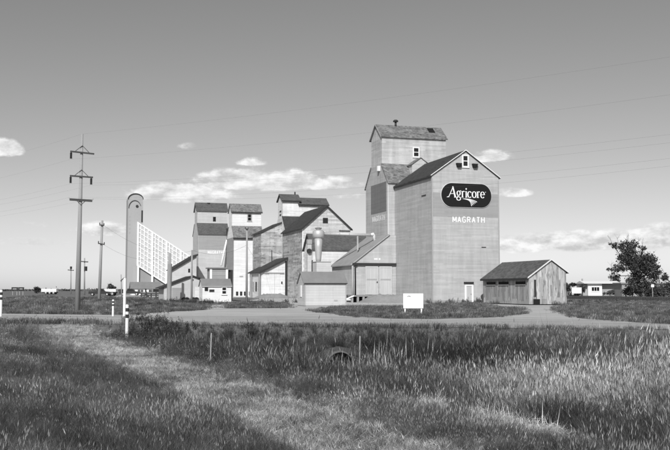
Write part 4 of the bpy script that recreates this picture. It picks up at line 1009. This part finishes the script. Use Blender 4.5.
# ---------------------------------------------------------------- houses and railway at the right
def bungalow():
    D = 230; O = at(588, 289, D); O.z = 0
    t = thing('bungalow', 'low house with white gabled end and wide window beyond the board shed', 'house', O, 0)
    X = lambda px: at(px, 289, D).x - O.x
    w = MB().box(0, X(602), 0, 7, -.1, hz(283.6, D)).build('front_wing', m_trimw, t)
    MB().box(X(602) + .003, X(620.5), 1, 7, -.1, hz(283, D)).build('wall', m_greyd, t)
    MB().box(X(584), X(588) - .003, 1, 7, -.1, hz(283.4, D)).build('garage_wall', m_trimg, t)
    MB().prism([(-.8, hz(283.6, D) + .002), (7.8, hz(283.6, D) + .002), (7.8, hz(283.4, D)), (3.5, hz(281.0, D + 3)), (-.8, hz(283.4, D))], X(583.5), X(621), 'u').build('roof', m_trimw, t)
    win = window(t, 'front', 0, X(591.7), X(599.2), hz(291, D), hz(287.2, D), m_trimw, .1, 1, 3)
    MB().box(X(585.5), X(586.7), 3, 3.5, 2, hz(278.6, D)).build('chimney', m_trimg, t)
    MB().box(X(604), X(612), .2, .9, -.1, .6).build('planter', m_trimg, t)
bungalow()
trailer('pale caravan parked left of the low house', 570.5, 580.2, 222, 1.95, m_vwhite, 'caravan', 'caravan', zfl=.6)
def long_wall():
    D = 215; a = at(622, 289, D); t = thing('storage_building', 'long low grey building behind the big dark tree', 'building', (a.x, a.y, 0), 0)
    w = at(672, 289, D).x - a.x
    MB().box(0, w, 0, 6, -.1, hz(284, D)).build('wall', m_greyd, t); MB().box(-.3, w + .3, -.3, 6.3, hz(284, D) + .003, hz(282.6, D)).build('roof', m_metalroof, t)
    for x in (.25, .55, .8): MB().box(w * x, w * x + 1.3, -.04, -.002, .9, 2).build('window', m_glass, t)
long_wall()
def railway():
    a = Vector((43.5, 152, 0)); A = a - VD * 75; L = 320
    t = thing('railway_track', 'dark railway track crossing behind the board shed and the tree', 'railway', A, ANG)
    MB().prism([(-2.4, 0), (2.4, 0), (1.6, .22), (-1.6, .22)], 0, L, 'v').build('ballast_bed', m_ballast, t)
    for s in (-.72, .72): MB().box(s - .035, s + .035, 0, L, .36, .5).build('rail', m_rust, t)
    mb = MB()
    for i in range(int(L / .62)): mb.box(-1.28, 1.28, i * .62, i * .62 + .23, .18, .355)
    tag(mb.build('ties', m_woodd, t), kind='stuff')
railway()
def signal():
    D = 140; b = at(652.5, 289, D); t = thing('crossing_post', 'slim post with small white plate in front of the big tree', 'post', (b.x, b.y, 0), 0)
    MB().tube([(0, 0, -.1), (0, 0, hz(281.5, D))], .06, 8).build('post', m_wood, t); MB().box(-.22, .22, -.1, -.062, hz(287.2, D), hz(284.4, D)).build('plate', m_trimw, t); MB().box(-.15, .15, -.1, -.062, hz(283.9, D), hz(281.6, D)).build('lamp', m_trimd, t)
signal()

# ---------------------------------------------------------------- vegetation
def leaf_mesh(name, pts, nrm, size, mat, parent=None, aspect=.6, tone=None):
    n = len(pts); a = rng.normal(size=(n, 3)); a /= np.linalg.norm(a, axis=1)[:, None]
    b = np.cross(a, nrm); b /= np.maximum(np.linalg.norm(b, axis=1), 1e-6)[:, None]
    s = size * rng.uniform(.6, 1.3, n)[:, None]
    v = np.stack([pts - a * s * .5, pts + b * s * aspect * .5, pts + a * s * .5, pts - b * s * aspect * .5], 1).reshape(-1, 3)
    f = np.arange(4 * n).reshape(-1, 4)
    me = bpy.data.meshes.new(name); me.from_pydata(v.tolist(), [], f.tolist())
    tn = rng.uniform(0, 1, n) if tone is None else tone
    at_ = me.attributes.new('tone', 'FLOAT', 'POINT'); at_.data.foreach_set('value', np.repeat(tn, 4).astype(np.float32))
    me.materials.append(mat); o = bpy.data.objects.new(name, me); COL.objects.link(o); o.parent = parent; return o
def tree(label, loc, lobes, nleaf, size, mat, name='tree', cat='tree', trunk_r=.16, group=None, bare=0, sub=5, dens=.32, trunk_top=None):
    t = thing(name, label, cat, loc, 0, group); base = Vector((0, 0, -.1))
    top = trunk_top or Vector((lobes[0][0] * .5, 0, lobes[0][2] * .7))
    MB().tube([base, base.lerp(top, .4) + Vector((.05, .03, 0)), top], [trunk_r, trunk_r * .75, trunk_r * .45], 9).build('trunk', m_bark, t, True)
    mb = MB(); P = []; Nn = []; Tn = []
    vol = [l[3] * l[4] * l[5] for l in lobes]; tot = sum(vol)
    for l, vv in zip(lobes, vol):
        c = Vector(l[:3]); s = base.lerp(top, random.uniform(.45, .95))
        mid = s.lerp(c, .5) + Vector((random.uniform(-.15, .15), random.uniform(-.15, .15), .1)) * l[3]
        mb.tube([s, mid, c], [trunk_r * .42, trunk_r * .3, trunk_r * .16], 6, False)
        nt_ = max(4, int(sub * (vv ** .66) * 6))
        for k in range(nt_):
            d = Vector((random.gauss(0, 1), random.gauss(0, 1), random.gauss(0, 1))).normalized(); rr = random.uniform(.35, 1.0) ** .6
            e = c + Vector((d.x * l[3], d.y * l[4], d.z * l[5])) * rr
            mb.tube([c.lerp(mid, random.uniform(0, .5)), c.lerp(e, .6), e], [trunk_r * .13, trunk_r * .08, trunk_r * .03], 4, False)
            m_ = max(3, int(nleaf * vv / tot / nt_)); g = rng.normal(size=(m_, 3)) * np.array([.34, .34, .26]) * (l[3] * l[4] * l[5]) ** (1 / 3) * dens * 2
            P.append(np.array(e) + g); q = rng.normal(size=(m_, 3)) + np.array([d.x, d.y, d.z + .5]); Nn.append(q / np.linalg.norm(q, axis=1)[:, None]); Tn.append(np.clip(rng.normal(.5, .25, m_) , 0, 1))
    for k in range(bare):
        l = random.choice(lobes); c = Vector(l[:3]); d = Vector((random.uniform(-.6, 1), random.uniform(-.5, .5), random.uniform(.5, 1.2))).normalized()
        e = c + d * l[3] * random.uniform(1.5, 2.1); mb.tube([c, c.lerp(e, .5) + Vector((.1, 0, .05)), e], [trunk_r * .16, trunk_r * .09, .008], 4, False)
        for q in range(5):
            s_ = c.lerp(e, random.uniform(.45, .95)); mb.tube([s_, s_ + Vector((random.uniform(-.6, .6), random.uniform(-.4, .4), random.uniform(.2, .8)))], [trunk_r * .06, .006], 3, False)
    mb.build('limbs', m_bark, t, True)
    leaf_mesh('crown', np.concatenate(P), np.concatenate(Nn), size, mat, t, .62, np.concatenate(Tn))
    return t
def px_lobes(D, base_px, L):
    b = at(base_px, 289, D); k = D / F
    return [(((x - base_px) * k), oy, hz(y, D), rx * k, rx * k * .8, ry * k) for x, y, rx, ry, oy in L], Vector((b.x, b.y, 0))
lb, bp = px_lobes(150, 641, [(630, 258, 9.5, 9, 0), (628, 247, 7, 6, .3), (640, 266, 12, 11, -.5), (650, 262, 8, 8, .5), (619, 246, 6, 2.6, 0), (613, 243.8, 4.5, 1.3, 0), (618, 268.5, 8, 3.4, -.4), (611, 270, 3.5, 2.2, 0), (616, 276, 5.5, 3, .4),
      (636, 280, 9, 7, 0), (654, 274, 7, 8, 0), (643, 250, 4.5, 5, 0), (636, 244, 4, 4, .3), (658, 268, 4, 4, .2), (622, 259, 4, 5, .4), (646, 288, 10, 7, -.6)])
tree('big dark ragged tree with bare twigs at the right edge', bp, lb, 11500, .3, m_leafd, trunk_r=.26, bare=14, sub=5, dens=.36, trunk_top=Vector((-.5, 0, 5.2)))
for px, py, rx, ry, D, mt, lbx in ((632, 291, 10, 5.5, 160, m_leafm, 'pale grey bush left below the big dark tree'), (655, 293, 9, 6, 147, m_leafd, 'dark bush right below the big dark tree'),
        (668, 289, 10, 8, 165, m_leafm, 'pale bush at the right edge under the tree'), (566, 287.5, 4.5, 5, 205, m_leafd, 'dark bush beside the end of the board shed'), (573.5, 284.5, 4.5, 1.8, 245, m_leafd, 'dark low tree above the caravan'),
        (582, 288, 3, 5, 226, m_leafd, 'dark bush between caravan and low house'), (616, 282, 5, 8, 243, m_leafd, 'dark evergreen behind the roof end of the low house'), (665, 277, 3.5, 4.5, 300, m_leafd, 'distant dark conifer tip at the right edge'),
        (611, 292.5, 8, 1.8, 222, m_leafm, 'row of flowers below the low house wall')):
    l2, b2 = px_lobes(D, px, [(px, py, rx * .8, ry * .8, 0), (px - rx * .5, py + ry * .2, rx * .5, ry * .6, .3), (px + rx * .5, py + ry * .25, rx * .5, ry * .6, -.3), (px + rx * .1, py - ry * .3, rx * .45, ry * .6, 0)])
    tree(lbx, b2, l2, 1400, .32, mt, 'bush', 'bush', .08, None, 0, 3, .4)
for px, py, rx, ry, D, lbx in ((37, 290, 4, 3.6, 330, 'lone dark bush on the far left skyline'), (111.5, 287, 4, 4, 260, 'small tree above the white box trailer'), (150, 289, 3, 2, 262, 'low bush before the low white office')):
    l2, b2 = px_lobes(D, px, [(px, py, rx * .7, ry * .8, 0), (px - rx * .4, py - .3, rx * .5, ry * .6, .3), (px + rx * .45, py + .4, rx * .5, ry * .6, 0)])
    tree(lbx, b2, l2, 900, .4, m_leafd, 'bush', 'bush', .12, None, 3, 3, .4)
def treeline():
    P = []
    for i in range(420):
        x = rng.uniform(-560, 560); y = 760 + rng.uniform(-60, 60); h = rng.uniform(.5, 2.6) * (1.2 if x < -150 else .8)
        m_ = 26; g = rng.normal(size=(m_, 3)) * np.array([3.2, 2, .5]) * (h / 2); g[:, 2] = np.abs(g[:, 2]) * 1.4; P.append(np.array([x, y, 0]) + g)
    P = np.concatenate(P); q = rng.normal(size=P.shape); q /= np.linalg.norm(q, axis=1)[:, None]
    o = leaf_mesh('distant_treeline', P, q, 1.6, m_leafd); tag(o, 'dark low line of distant trees along the horizon', 'treeline', kind='stuff')
treeline()

# grass: tufts are meshes, scattered with one geometry-node set-up per kind
tufts = bpy.data.collections.new('tuft_sources')
def tuft(name, nb, h, rad, wid, mat, lean=.35, heads=0.0, seed=0, segs=3):
    r = np.random.default_rng(seed); V = []; Fc = []; T = []
    for i in range(nb):
        a = r.uniform(0, 2 * math.pi); rr = rad * math.sqrt(r.uniform()); x, y = rr * math.cos(a), rr * math.sin(a)
        hh = h * r.uniform(.45, 1.1); ln = lean * hh * r.uniform(.1, 1.2); la = r.uniform(0, 2 * math.pi); w = wid * r.uniform(.6, 1.3); fa = r.uniform(0, math.pi)
        b = len(V); tn = r.uniform()
        for k in range(segs):
            t = k / segs; px_, py_ = x + math.cos(la) * ln * t * t, y + math.sin(la) * ln * t * t; ww = w * (1 - .7 * t) / 2
            V += [(px_ - math.cos(fa) * ww, py_ - math.sin(fa) * ww, hh * t - .03), (px_ + math.cos(fa) * ww, py_ + math.sin(fa) * ww, hh * t - .03)]; T += [tn] * 2
        V.append((x + math.cos(la) * ln, y + math.sin(la) * ln, hh * .98)); T.append(tn)
        for k in range(segs - 1): Fc.append((b + 2 * k, b + 2 * k + 1, b + 2 * k + 3, b + 2 * k + 2))
        Fc.append((b + 2 * segs - 2, b + 2 * segs - 1, b + 2 * segs))
        if r.uniform() < heads:
            tx, ty, tz = V[-1]; b = len(V); hw = wid * 1.1
            for q in range(3):
                c_, s_ = math.cos(q * 1.05) * hw, math.sin(q * 1.05) * hw; b = len(V)
                V += [(tx - c_ * .3, ty - s_ * .3, tz - .04), (tx + c_, ty + s_, tz + .02), (tx + c_ * .2, ty + s_ * .2, tz + .15), (tx - c_, ty - s_, tz + .03)]; T += [1.0] * 4; Fc.append((b, b + 1, b + 2, b + 3))
    me = bpy.data.meshes.new(name); me.from_pydata(V, [], Fc); at_ = me.attributes.new('tone', 'FLOAT', 'POINT'); at_.data.foreach_set('value', np.array(T, np.float32))
    me.materials.append(mat); return me
def leafy(name, h, rad, n, mat, seed, size):
    r = np.random.default_rng(seed); V = []; Fc = []; T = []; ns = 9
    st = [(rad * math.sqrt(r.uniform()), r.uniform(0, 6.28), h * r.uniform(.35, 1.0), r.normal(0, .16, 2)) for _ in range(ns)]
    for q, a, hh, ln in st:
        x0, y0 = q * math.cos(a), q * math.sin(a); b = len(V)
        V += [np.array([x0 - .008, y0, 0]), np.array([x0 + .008, y0, 0]), np.array([x0 + ln[0] * hh, y0 + ln[1] * hh, hh])]; T += [.7] * 3; Fc.append((b, b + 1, b + 2))
        for i in range(n // ns):
            t = r.uniform(.08, 1) ** .8; sp = .13 * (1.25 - t) * h; c = np.array([x0 + ln[0] * hh * t + r.normal(0, sp), y0 + ln[1] * hh * t + r.normal(0, sp), hh * t])
            d = r.normal(size=3); d /= np.linalg.norm(d); e = np.cross(d, r.normal(size=3)); e /= np.linalg.norm(e); s = size * r.uniform(.5, 1.4) * (1.2 - .6 * t)
            b = len(V); V += [c - d * s / 2, c + e * s * .22, c + d * s / 2, c - e * s * .22]; T += [r.uniform()] * 4; Fc.append((b, b + 1, b + 2, b + 3))
    me = bpy.data.meshes.new(name); me.from_pydata([tuple(v) for v in V], [], Fc); at_ = me.attributes.new('tone', 'FLOAT', 'POINT'); at_.data.foreach_set('value', np.array(T, np.float32)); me.materials.append(mat); return me
def scatter(name, label, cat, meshes, P, scale, tilt=.22, tone=1.0):
    n = len(P); me = bpy.data.meshes.new(name); me.from_pydata(P.tolist(), [], [])
    a = me.attributes.new('rot', 'FLOAT_VECTOR', 'POINT'); rt = np.stack([rng.normal(0, tilt, n), rng.normal(0, tilt, n), rng.uniform(-3.14, 3.14, n)], 1); a.data.foreach_set('vector', rt.astype(np.float32).ravel())
    a = me.attributes.new('scl', 'FLOAT', 'POINT'); a.data.foreach_set('value', np.asarray(scale, np.float32))
    a = me.attributes.new('tint', 'FLOAT', 'POINT'); tn = np.clip(1 + .5 * vnoise(P[:, 0], P[:, 1], .5, 31) + .45 * vnoise(P[:, 0], P[:, 1], 1.7, 32) + .6 * vnoise(P[:, 0], P[:, 1], 4.5, 33) + rng.normal(0, .3, n), .25, 2.2) * tone; a.data.foreach_set('value', tn.astype(np.float32))
    a = me.attributes.new('idx', 'INT', 'POINT'); a.data.foreach_set('value', rng.integers(0, len(meshes), n).astype(np.int32))
    o = bpy.data.objects.new(name, me); COL.objects.link(o); tag(o, label, cat, kind='stuff')
    ng = bpy.data.node_groups.new(name, 'GeometryNodeTree'); ng.interface.new_socket('Geometry', in_out='INPUT', socket_type='NodeSocketGeometry'); ng.interface.new_socket('Geometry', in_out='OUTPUT', socket_type='NodeSocketGeometry')
    N = ng.nodes; L = ng.links; gi = N.new('NodeGroupInput'); go = N.new('NodeGroupOutput'); inst = N.new('GeometryNodeInstanceOnPoints'); jn = N.new('GeometryNodeGeometryToInstance')
    for m_ in reversed(meshes):
        so = bpy.data.objects.new(m_.name, m_); tufts.objects.link(so); oi = N.new('GeometryNodeObjectInfo'); oi.inputs['Object'].default_value = so; oi.inputs['As Instance'].default_value = False
        L.new(oi.outputs['Geometry'], jn.inputs[0])
    def att(nm, ty):
        q = N.new('GeometryNodeInputNamedAttribute'); q.data_type = ty; q.inputs[0].default_value = nm; return q.outputs['Attribute']
    mp = N.new('GeometryNodeMeshToPoints'); L.new(gi.outputs[0], mp.inputs[0]); L.new(mp.outputs[0], inst.inputs['Points']); L.new(jn.outputs[0], inst.inputs['Instance'])
    inst.inputs['Pick Instance'].default_value = True; L.new(att('idx', 'INT'), inst.inputs['Instance Index']); L.new(att('rot', 'FLOAT_VECTOR'), inst.inputs['Rotation']); L.new(att('scl', 'FLOAT'), inst.inputs['Scale'])
    L.new(inst.outputs[0], go.inputs[0]); md = o.modifiers.new('scatter', 'NODES'); md.node_group = ng
    return o
def vnoise(x, y, s, seed=0):                   # cheap smooth noise for patchiness
    r = np.random.default_rng(seed); k = r.uniform(-1, 1, (7, 2)) * 2 * s; ph = r.uniform(0, 6.28, 7)
    return sum(np.sin(k[i, 0] * x + k[i, 1] * y + ph[i]) for i in range(7)) / 7
# candidate points over the foreground, denser where it is close
def fore_points(n, y0, y1, margin=3.5):
    y = rng.uniform(y0, y1, n * 3); half = .38 * y + margin; mx = .38 * y1 + margin; x = rng.uniform(-mx, mx, n * 3)
    k = np.abs(x) < half; x, y = x[k][:n], y[k][:n]; return x, y
X1, Y1 = fore_points(20000, 7.5, 17, 2.5); X2, Y2 = fore_points(20000, 17, 29); X3, Y3 = fore_points(17000, 29, 50, 5)
x = np.concatenate([X1, X2, X3]); y = np.concatenate([Y1, Y2, Y3])
k = y < road_near(x) - .3 + .45 * vnoise(x, y, 1.6, 14); x, y = x[k], y[k]; s = sdist(x, y); z = zg(x, y)
strip = (np.abs(s + .2 * vnoise(x, y, 1.2, 3)) < .85 + .4 * vnoise(x, y, .7, 4) + .3 * vnoise(x, y, 2.5, 6)) & (rng.uniform(size=len(x)) < .9)
wet = (s > 3.9 + .5 * vnoise(x, y, .8, 9)) & (s < 5.2 + .5 * vnoise(x, y, .8, 5)) & (y > 14) & (y < 21)
shoulder = s < -4.6
left = (s < -1.2) & ~strip; right = ~strip & ~left
big = vnoise(x, y, .35, 11); fine = vnoise(x, y, 1.1, 12)
tallh = np.where(right, .6 + .2 * big + .16 * fine, .25 + .1 * big + .1 * fine) * np.where(y > 29, 1.12, 1.0)
edge_r = np.clip((s - 1.0) / 1.8, .3, 1); tallh = np.where(right, tallh * edge_r, tallh)
tallh = np.where(np.abs(s) < 1.0, np.minimum(tallh, .13), tallh)
tallh = np.minimum(tallh, np.where(y > road_near(x) - 7, np.maximum(.24, -z + .08), 9))
tall = [tuft('grass_tuft', 34, 1.0, .2, .0105, m_grass, (.5, .8, 1.2, 1.7, .7, 1.0)[i], .03, i) for i in range(6)]
pale = [tuft('seed_grass_tuft', 22, 1.0, .2, .009, m_grasspale, (.7, 1.1, 1.7, 2.2)[i], .3, 20 + i, 4) for i in range(4)]
front_low = (s > 1) & (s < 4.9) & (y < 22); tallh = np.where(front_low, np.minimum(tallh, .36), tallh); tallh = tallh * np.clip(1 + .6 * vnoise(x, y, 2.4, 15), .5, 1.6)
zone = np.where(right, .12 + .5 * sstep(30, 25, y) * sstep(5.2, 7, s) * sstep(16, 22, y + .3 * x) + .1 * front_low, .13) + .1 * (s < -3)
pal = rng.uniform(size=len(x)) < np.clip(zone + .55 * fine * np.clip(zone * 2.5, .3, 1) + .3 * big, .02, .75)
ok = ~strip & ~wet
culm = (np.abs(x - CUL.x - .1) < .6) & (y > CUL.y - 3.2) & (y < CUL.y + .6)
ok &= ~(culm & (rng.uniform(size=len(x)) < .85))
nc = 700; cxr = rng.uniform(-1.35, 1.35, nc); cyr = rng.uniform(.3, 4, nc); ca_, sa_ = math.cos(R(12)), math.sin(R(12))
cxw = CUL.x + cxr * ca_ - cyr * sa_; cyw = CUL.y + cxr * sa_ + cyr * ca_; czw = float(zg(CUL.x, CUL.y)) + np.maximum(.95 * np.clip(1 - (cxr / 1.3) ** 2, 0, 1) ** .8 - .05, .0)
x = np.concatenate([x, cxw]); y = np.concatenate([y, cyw]); z = np.concatenate([z, czw]); ok = np.concatenate([ok, np.ones(nc, bool)]); pal = np.concatenate([pal, rng.uniform(size=nc) < .6]); tallh = np.concatenate([tallh, rng.uniform(.12, .34, nc)])
mk = lambda k_: np.stack([x[k_], y[k_], z[k_]], 1)
k1 = ok & ~pal; k2 = ok & pal
sq = sdist(x, y); dark = 1 - .42 * sstep(24, 28, y) * sstep(1.5, 3, sq) * sstep(17, 11, sq) - .2 * sstep(24, 28, y) * (sq > 3)   # the lusher sedges by the culvert are a darker green
scatter('tall_grass', 'tall green grass covering the ditch and its banks', 'grass', tall, mk(k1), tallh[k1] * rng.uniform(.75, 1.25, k1.sum()), tone=dark[k1])
scatter('seed_grass', 'pale seeding grass mixed through the ditch grass', 'grass', pale, mk(k2), tallh[k2] * rng.uniform(.8, 1.25, k2.sum()), tone=dark[k2])
# mown strip: short dry stubble
def mown():
    n = 26000; t = rng.uniform(0, 1, n) ** 1.35; d0 = -6 + t * 40; lat = np.clip(rng.normal(0, .62, n), -1.7, 1.7)
    xx = .6 - .386 * d0 + .9225 * lat; yy = 12 + .9225 * d0 + .386 * lat; kk = yy < road_near(xx) - .3; xx, yy = xx[kk], yy[kk]
    me = [tuft('stubble_tuft', 16, 1.0, .9, .1, m_hay, 1.5, 0, 40 + i, 2) for i in range(4)]
    scatter('mown_grass', 'short dry mown strip running diagonally along the ditch', 'grass', me, np.stack([xx, yy, zg(xx, yy)], 1), rng.uniform(.05, .1, len(xx)), .3)
mown()
def straw():
    n = 1500; d0 = rng.uniform(2, 8.6, n); ss = 4.6 + rng.normal(0, .2, n) + .3 * np.sin(d0 * 1.1)
    xx = .6 - .386 * d0 + .9225 * ss; yy = 12 + .9225 * d0 + .386 * ss; kk = vnoise(xx, yy, 2.2, 8) > .02; xx, yy = xx[kk], yy[kk]
    me = [tuft('straw_tuft', 26, 1.0, 1.3, .07, m_straw, 2.6, 0, 60 + i, 3) for i in range(3)]
    scatter('flattened_straw', 'bleached flattened straw lying along the ditch bottom', 'straw', me, np.stack([xx, yy, zg(xx, yy) + rng.uniform(.04, .16, len(xx))], 1), rng.uniform(.06, .16, len(xx)), .7)
straw()
def reeds():
    pts = [gp(px + random.gauss(0, 2.5), 372 + random.gauss(0, 5), -.95) for px in [292, 296, 300, 305, 312, 318, 322, 331, 336, 343, 349, 356, 363, 377, 381, 384] * 5]
    pts += [gp(random.uniform(195, 270), random.uniform(352, 364), -.8) for _ in range(18)] + [gp(random.uniform(385, 440), random.uniform(356, 378), -.9) for _ in range(18)]
    P = np.array([(p.x, p.y, 0) for p in pts]); P = P[P[:, 1] < road_near(P[:, 0]) - 1]; P[:, 2] = zg(P[:, 0], P[:, 1])
    me = [tuft('reed_tuft', 4, 1.0, .16, .028, m_reed, .2, 0, 70 + i, 3) for i in range(4)]
    scatter('dead_reeds', 'bleached dead reed stalks standing around the culvert', 'reeds', me, P, rng.uniform(.6, 1.15, len(P)), .08)
reeds()
def weeds():
    me = [leafy('weed_clump', 1.0, .6, 400, m_weed, 80 + i, .13) for i in range(8)]
    P = []; S = []
    def spot(px, py, n, sx, sy, h, zz=0.0):
        c = gp(px, py, zz)
        for _ in range(n):
            a, b = c.x + random.gauss(0, sx), c.y + random.gauss(0, sy); P.append((a, b, float(zg(a, b)))); S.append(h * random.uniform(.7, 1.2))
    spot(149, 332, 26, .45, .9, .62, -.2); spot(158, 333, 14, .6, .9, .6, -.3); spot(175, 338, 10, 1.2, 1.4, .45, -.5); spot(146, 322, 8, .5, .5, .5)
    spot(381, 331, 3, .12, .12, .85); spot(250, 345, 14, 2.0, 1.4, .5, -.6)
    spot(460, 303.4, 18, 1.6, .7, .7); spot(478, 302.6, 24, 1.5, .8, .75); spot(500, 304.2, 16, 1.8, .7, .6); spot(440, 304, 10, 1.5, .6, .4)
    spot(215, 304, 18, 1.5, .5, .5); spot(270, 303, 12, 2, .8, .6); spot(145, 305, 26, 3, 3, .7); spot(178, 304.5, 18, 2.5, 1.2, .5)
    spot(556, 305, 14, 1.2, .7, .6); spot(530, 304, 8, .8, .4, .45); spot(412, 317.5, 26, 2.2, .8, .32)
    for px in range(575, 672, 8): spot(px, 301.5, 4, 2.5, 2.0, .5)
    for _ in range(55): spot(random.uniform(215, 400), random.uniform(352, 370), 5, .8, .6, .48, -.7)
    for _ in range(190):
        yy = random.uniform(8, 30); xx = random.uniform(-.4, .4) * yy; sd_ = float(sdist(xx, yy))
        if abs(sd_) > 1.3 and yy < road_near(xx) - 1: P.append((xx, yy, float(zg(xx, yy)))); S.append(random.uniform(.08, .2) if sd_ < 5.5 else random.uniform(.15, .36))
    scatter('weeds', 'dark broad-leaved weeds growing in patches along verges and walls', 'weeds', me, np.array(P), np.array(S), .1)
weeds()
def inside(poly, x, y):
    c = np.zeros(len(x), bool); n = len(poly)
    for i in range(n):
        (x0, y0), (x1, y1) = poly[i], poly[(i + 1) % n]
        k_ = ((y0 > y) != (y1 > y)) & (x < (x1 - x0) * (y - y0) / ((y1 - y0) or 1e-9) + x0); c ^= k_
    return c
def verges():
    XX = []; YY = []
    for pl in ISL:
        a = np.array(pl); lo, hi = a.min(0), a.max(0); n = int(min(9000, (hi - lo).prod() * 9)); xx = rng.uniform(lo[0], hi[0], n); yy = rng.uniform(lo[1], hi[1], n); kk = inside(pl, xx, yy); XX.append(xx[kk]); YY.append(yy[kk])
    n = 11000; yy = rng.uniform(46, 125, n); xx = -.2 * yy - rng.uniform(0, 1, n) * (.22 * yy + 4); kk = (yy > road_far(xx) + .6); XX.append(xx[kk]); YY.append(yy[kk])
    for pl in ISL:
        a = np.array(pl); b = np.roll(a, -1, 0)
        for p_, q_ in zip(a, b):
            m_ = int(np.hypot(*(q_ - p_)) * 5); t_ = rng.uniform(0, 1, m_)[:, None]; e_ = p_ + (q_ - p_) * t_ + rng.normal(0, .35, (m_, 2)); XX.append(e_[:, 0]); YY.append(e_[:, 1])
    xe = rng.uniform(-34, 30, 1500); ye = road_near(xe) + rng.normal(-.25, .3, 1500); XX.append(xe); YY.append(ye)
    xe = rng.uniform(-34, -12, 700); ye = road_far(xe) + rng.normal(.3, .4, 700); XX.append(xe); YY.append(ye)
    xx = np.concatenate(XX); yy = np.concatenate(YY); pn = vnoise(xx, yy, .25, 21); kk = rng.uniform(size=len(xx)) < .75 + .4 * pn; xx, yy, pn = xx[kk], yy[kk], pn[kk]
    me = [tuft('verge_tuft', 34, 1.0, 1.2, .06, m_grass, .7, .05, 90 + i, 2) for i in range(4)] + [tuft('verge_tuft', 30, 1.0, 1.2, .06, m_grasspale, .7, .1, 95 + i, 2) for i in range(1)]
    scatter('verge_grass', 'rough grass on the verges across the road', 'grass', me, np.stack([xx, yy, zg(xx, yy) + .04], 1), np.clip(.17 + .14 * pn, .06, .4) * rng.uniform(.7, 1.3, len(xx)), .15)
verges()
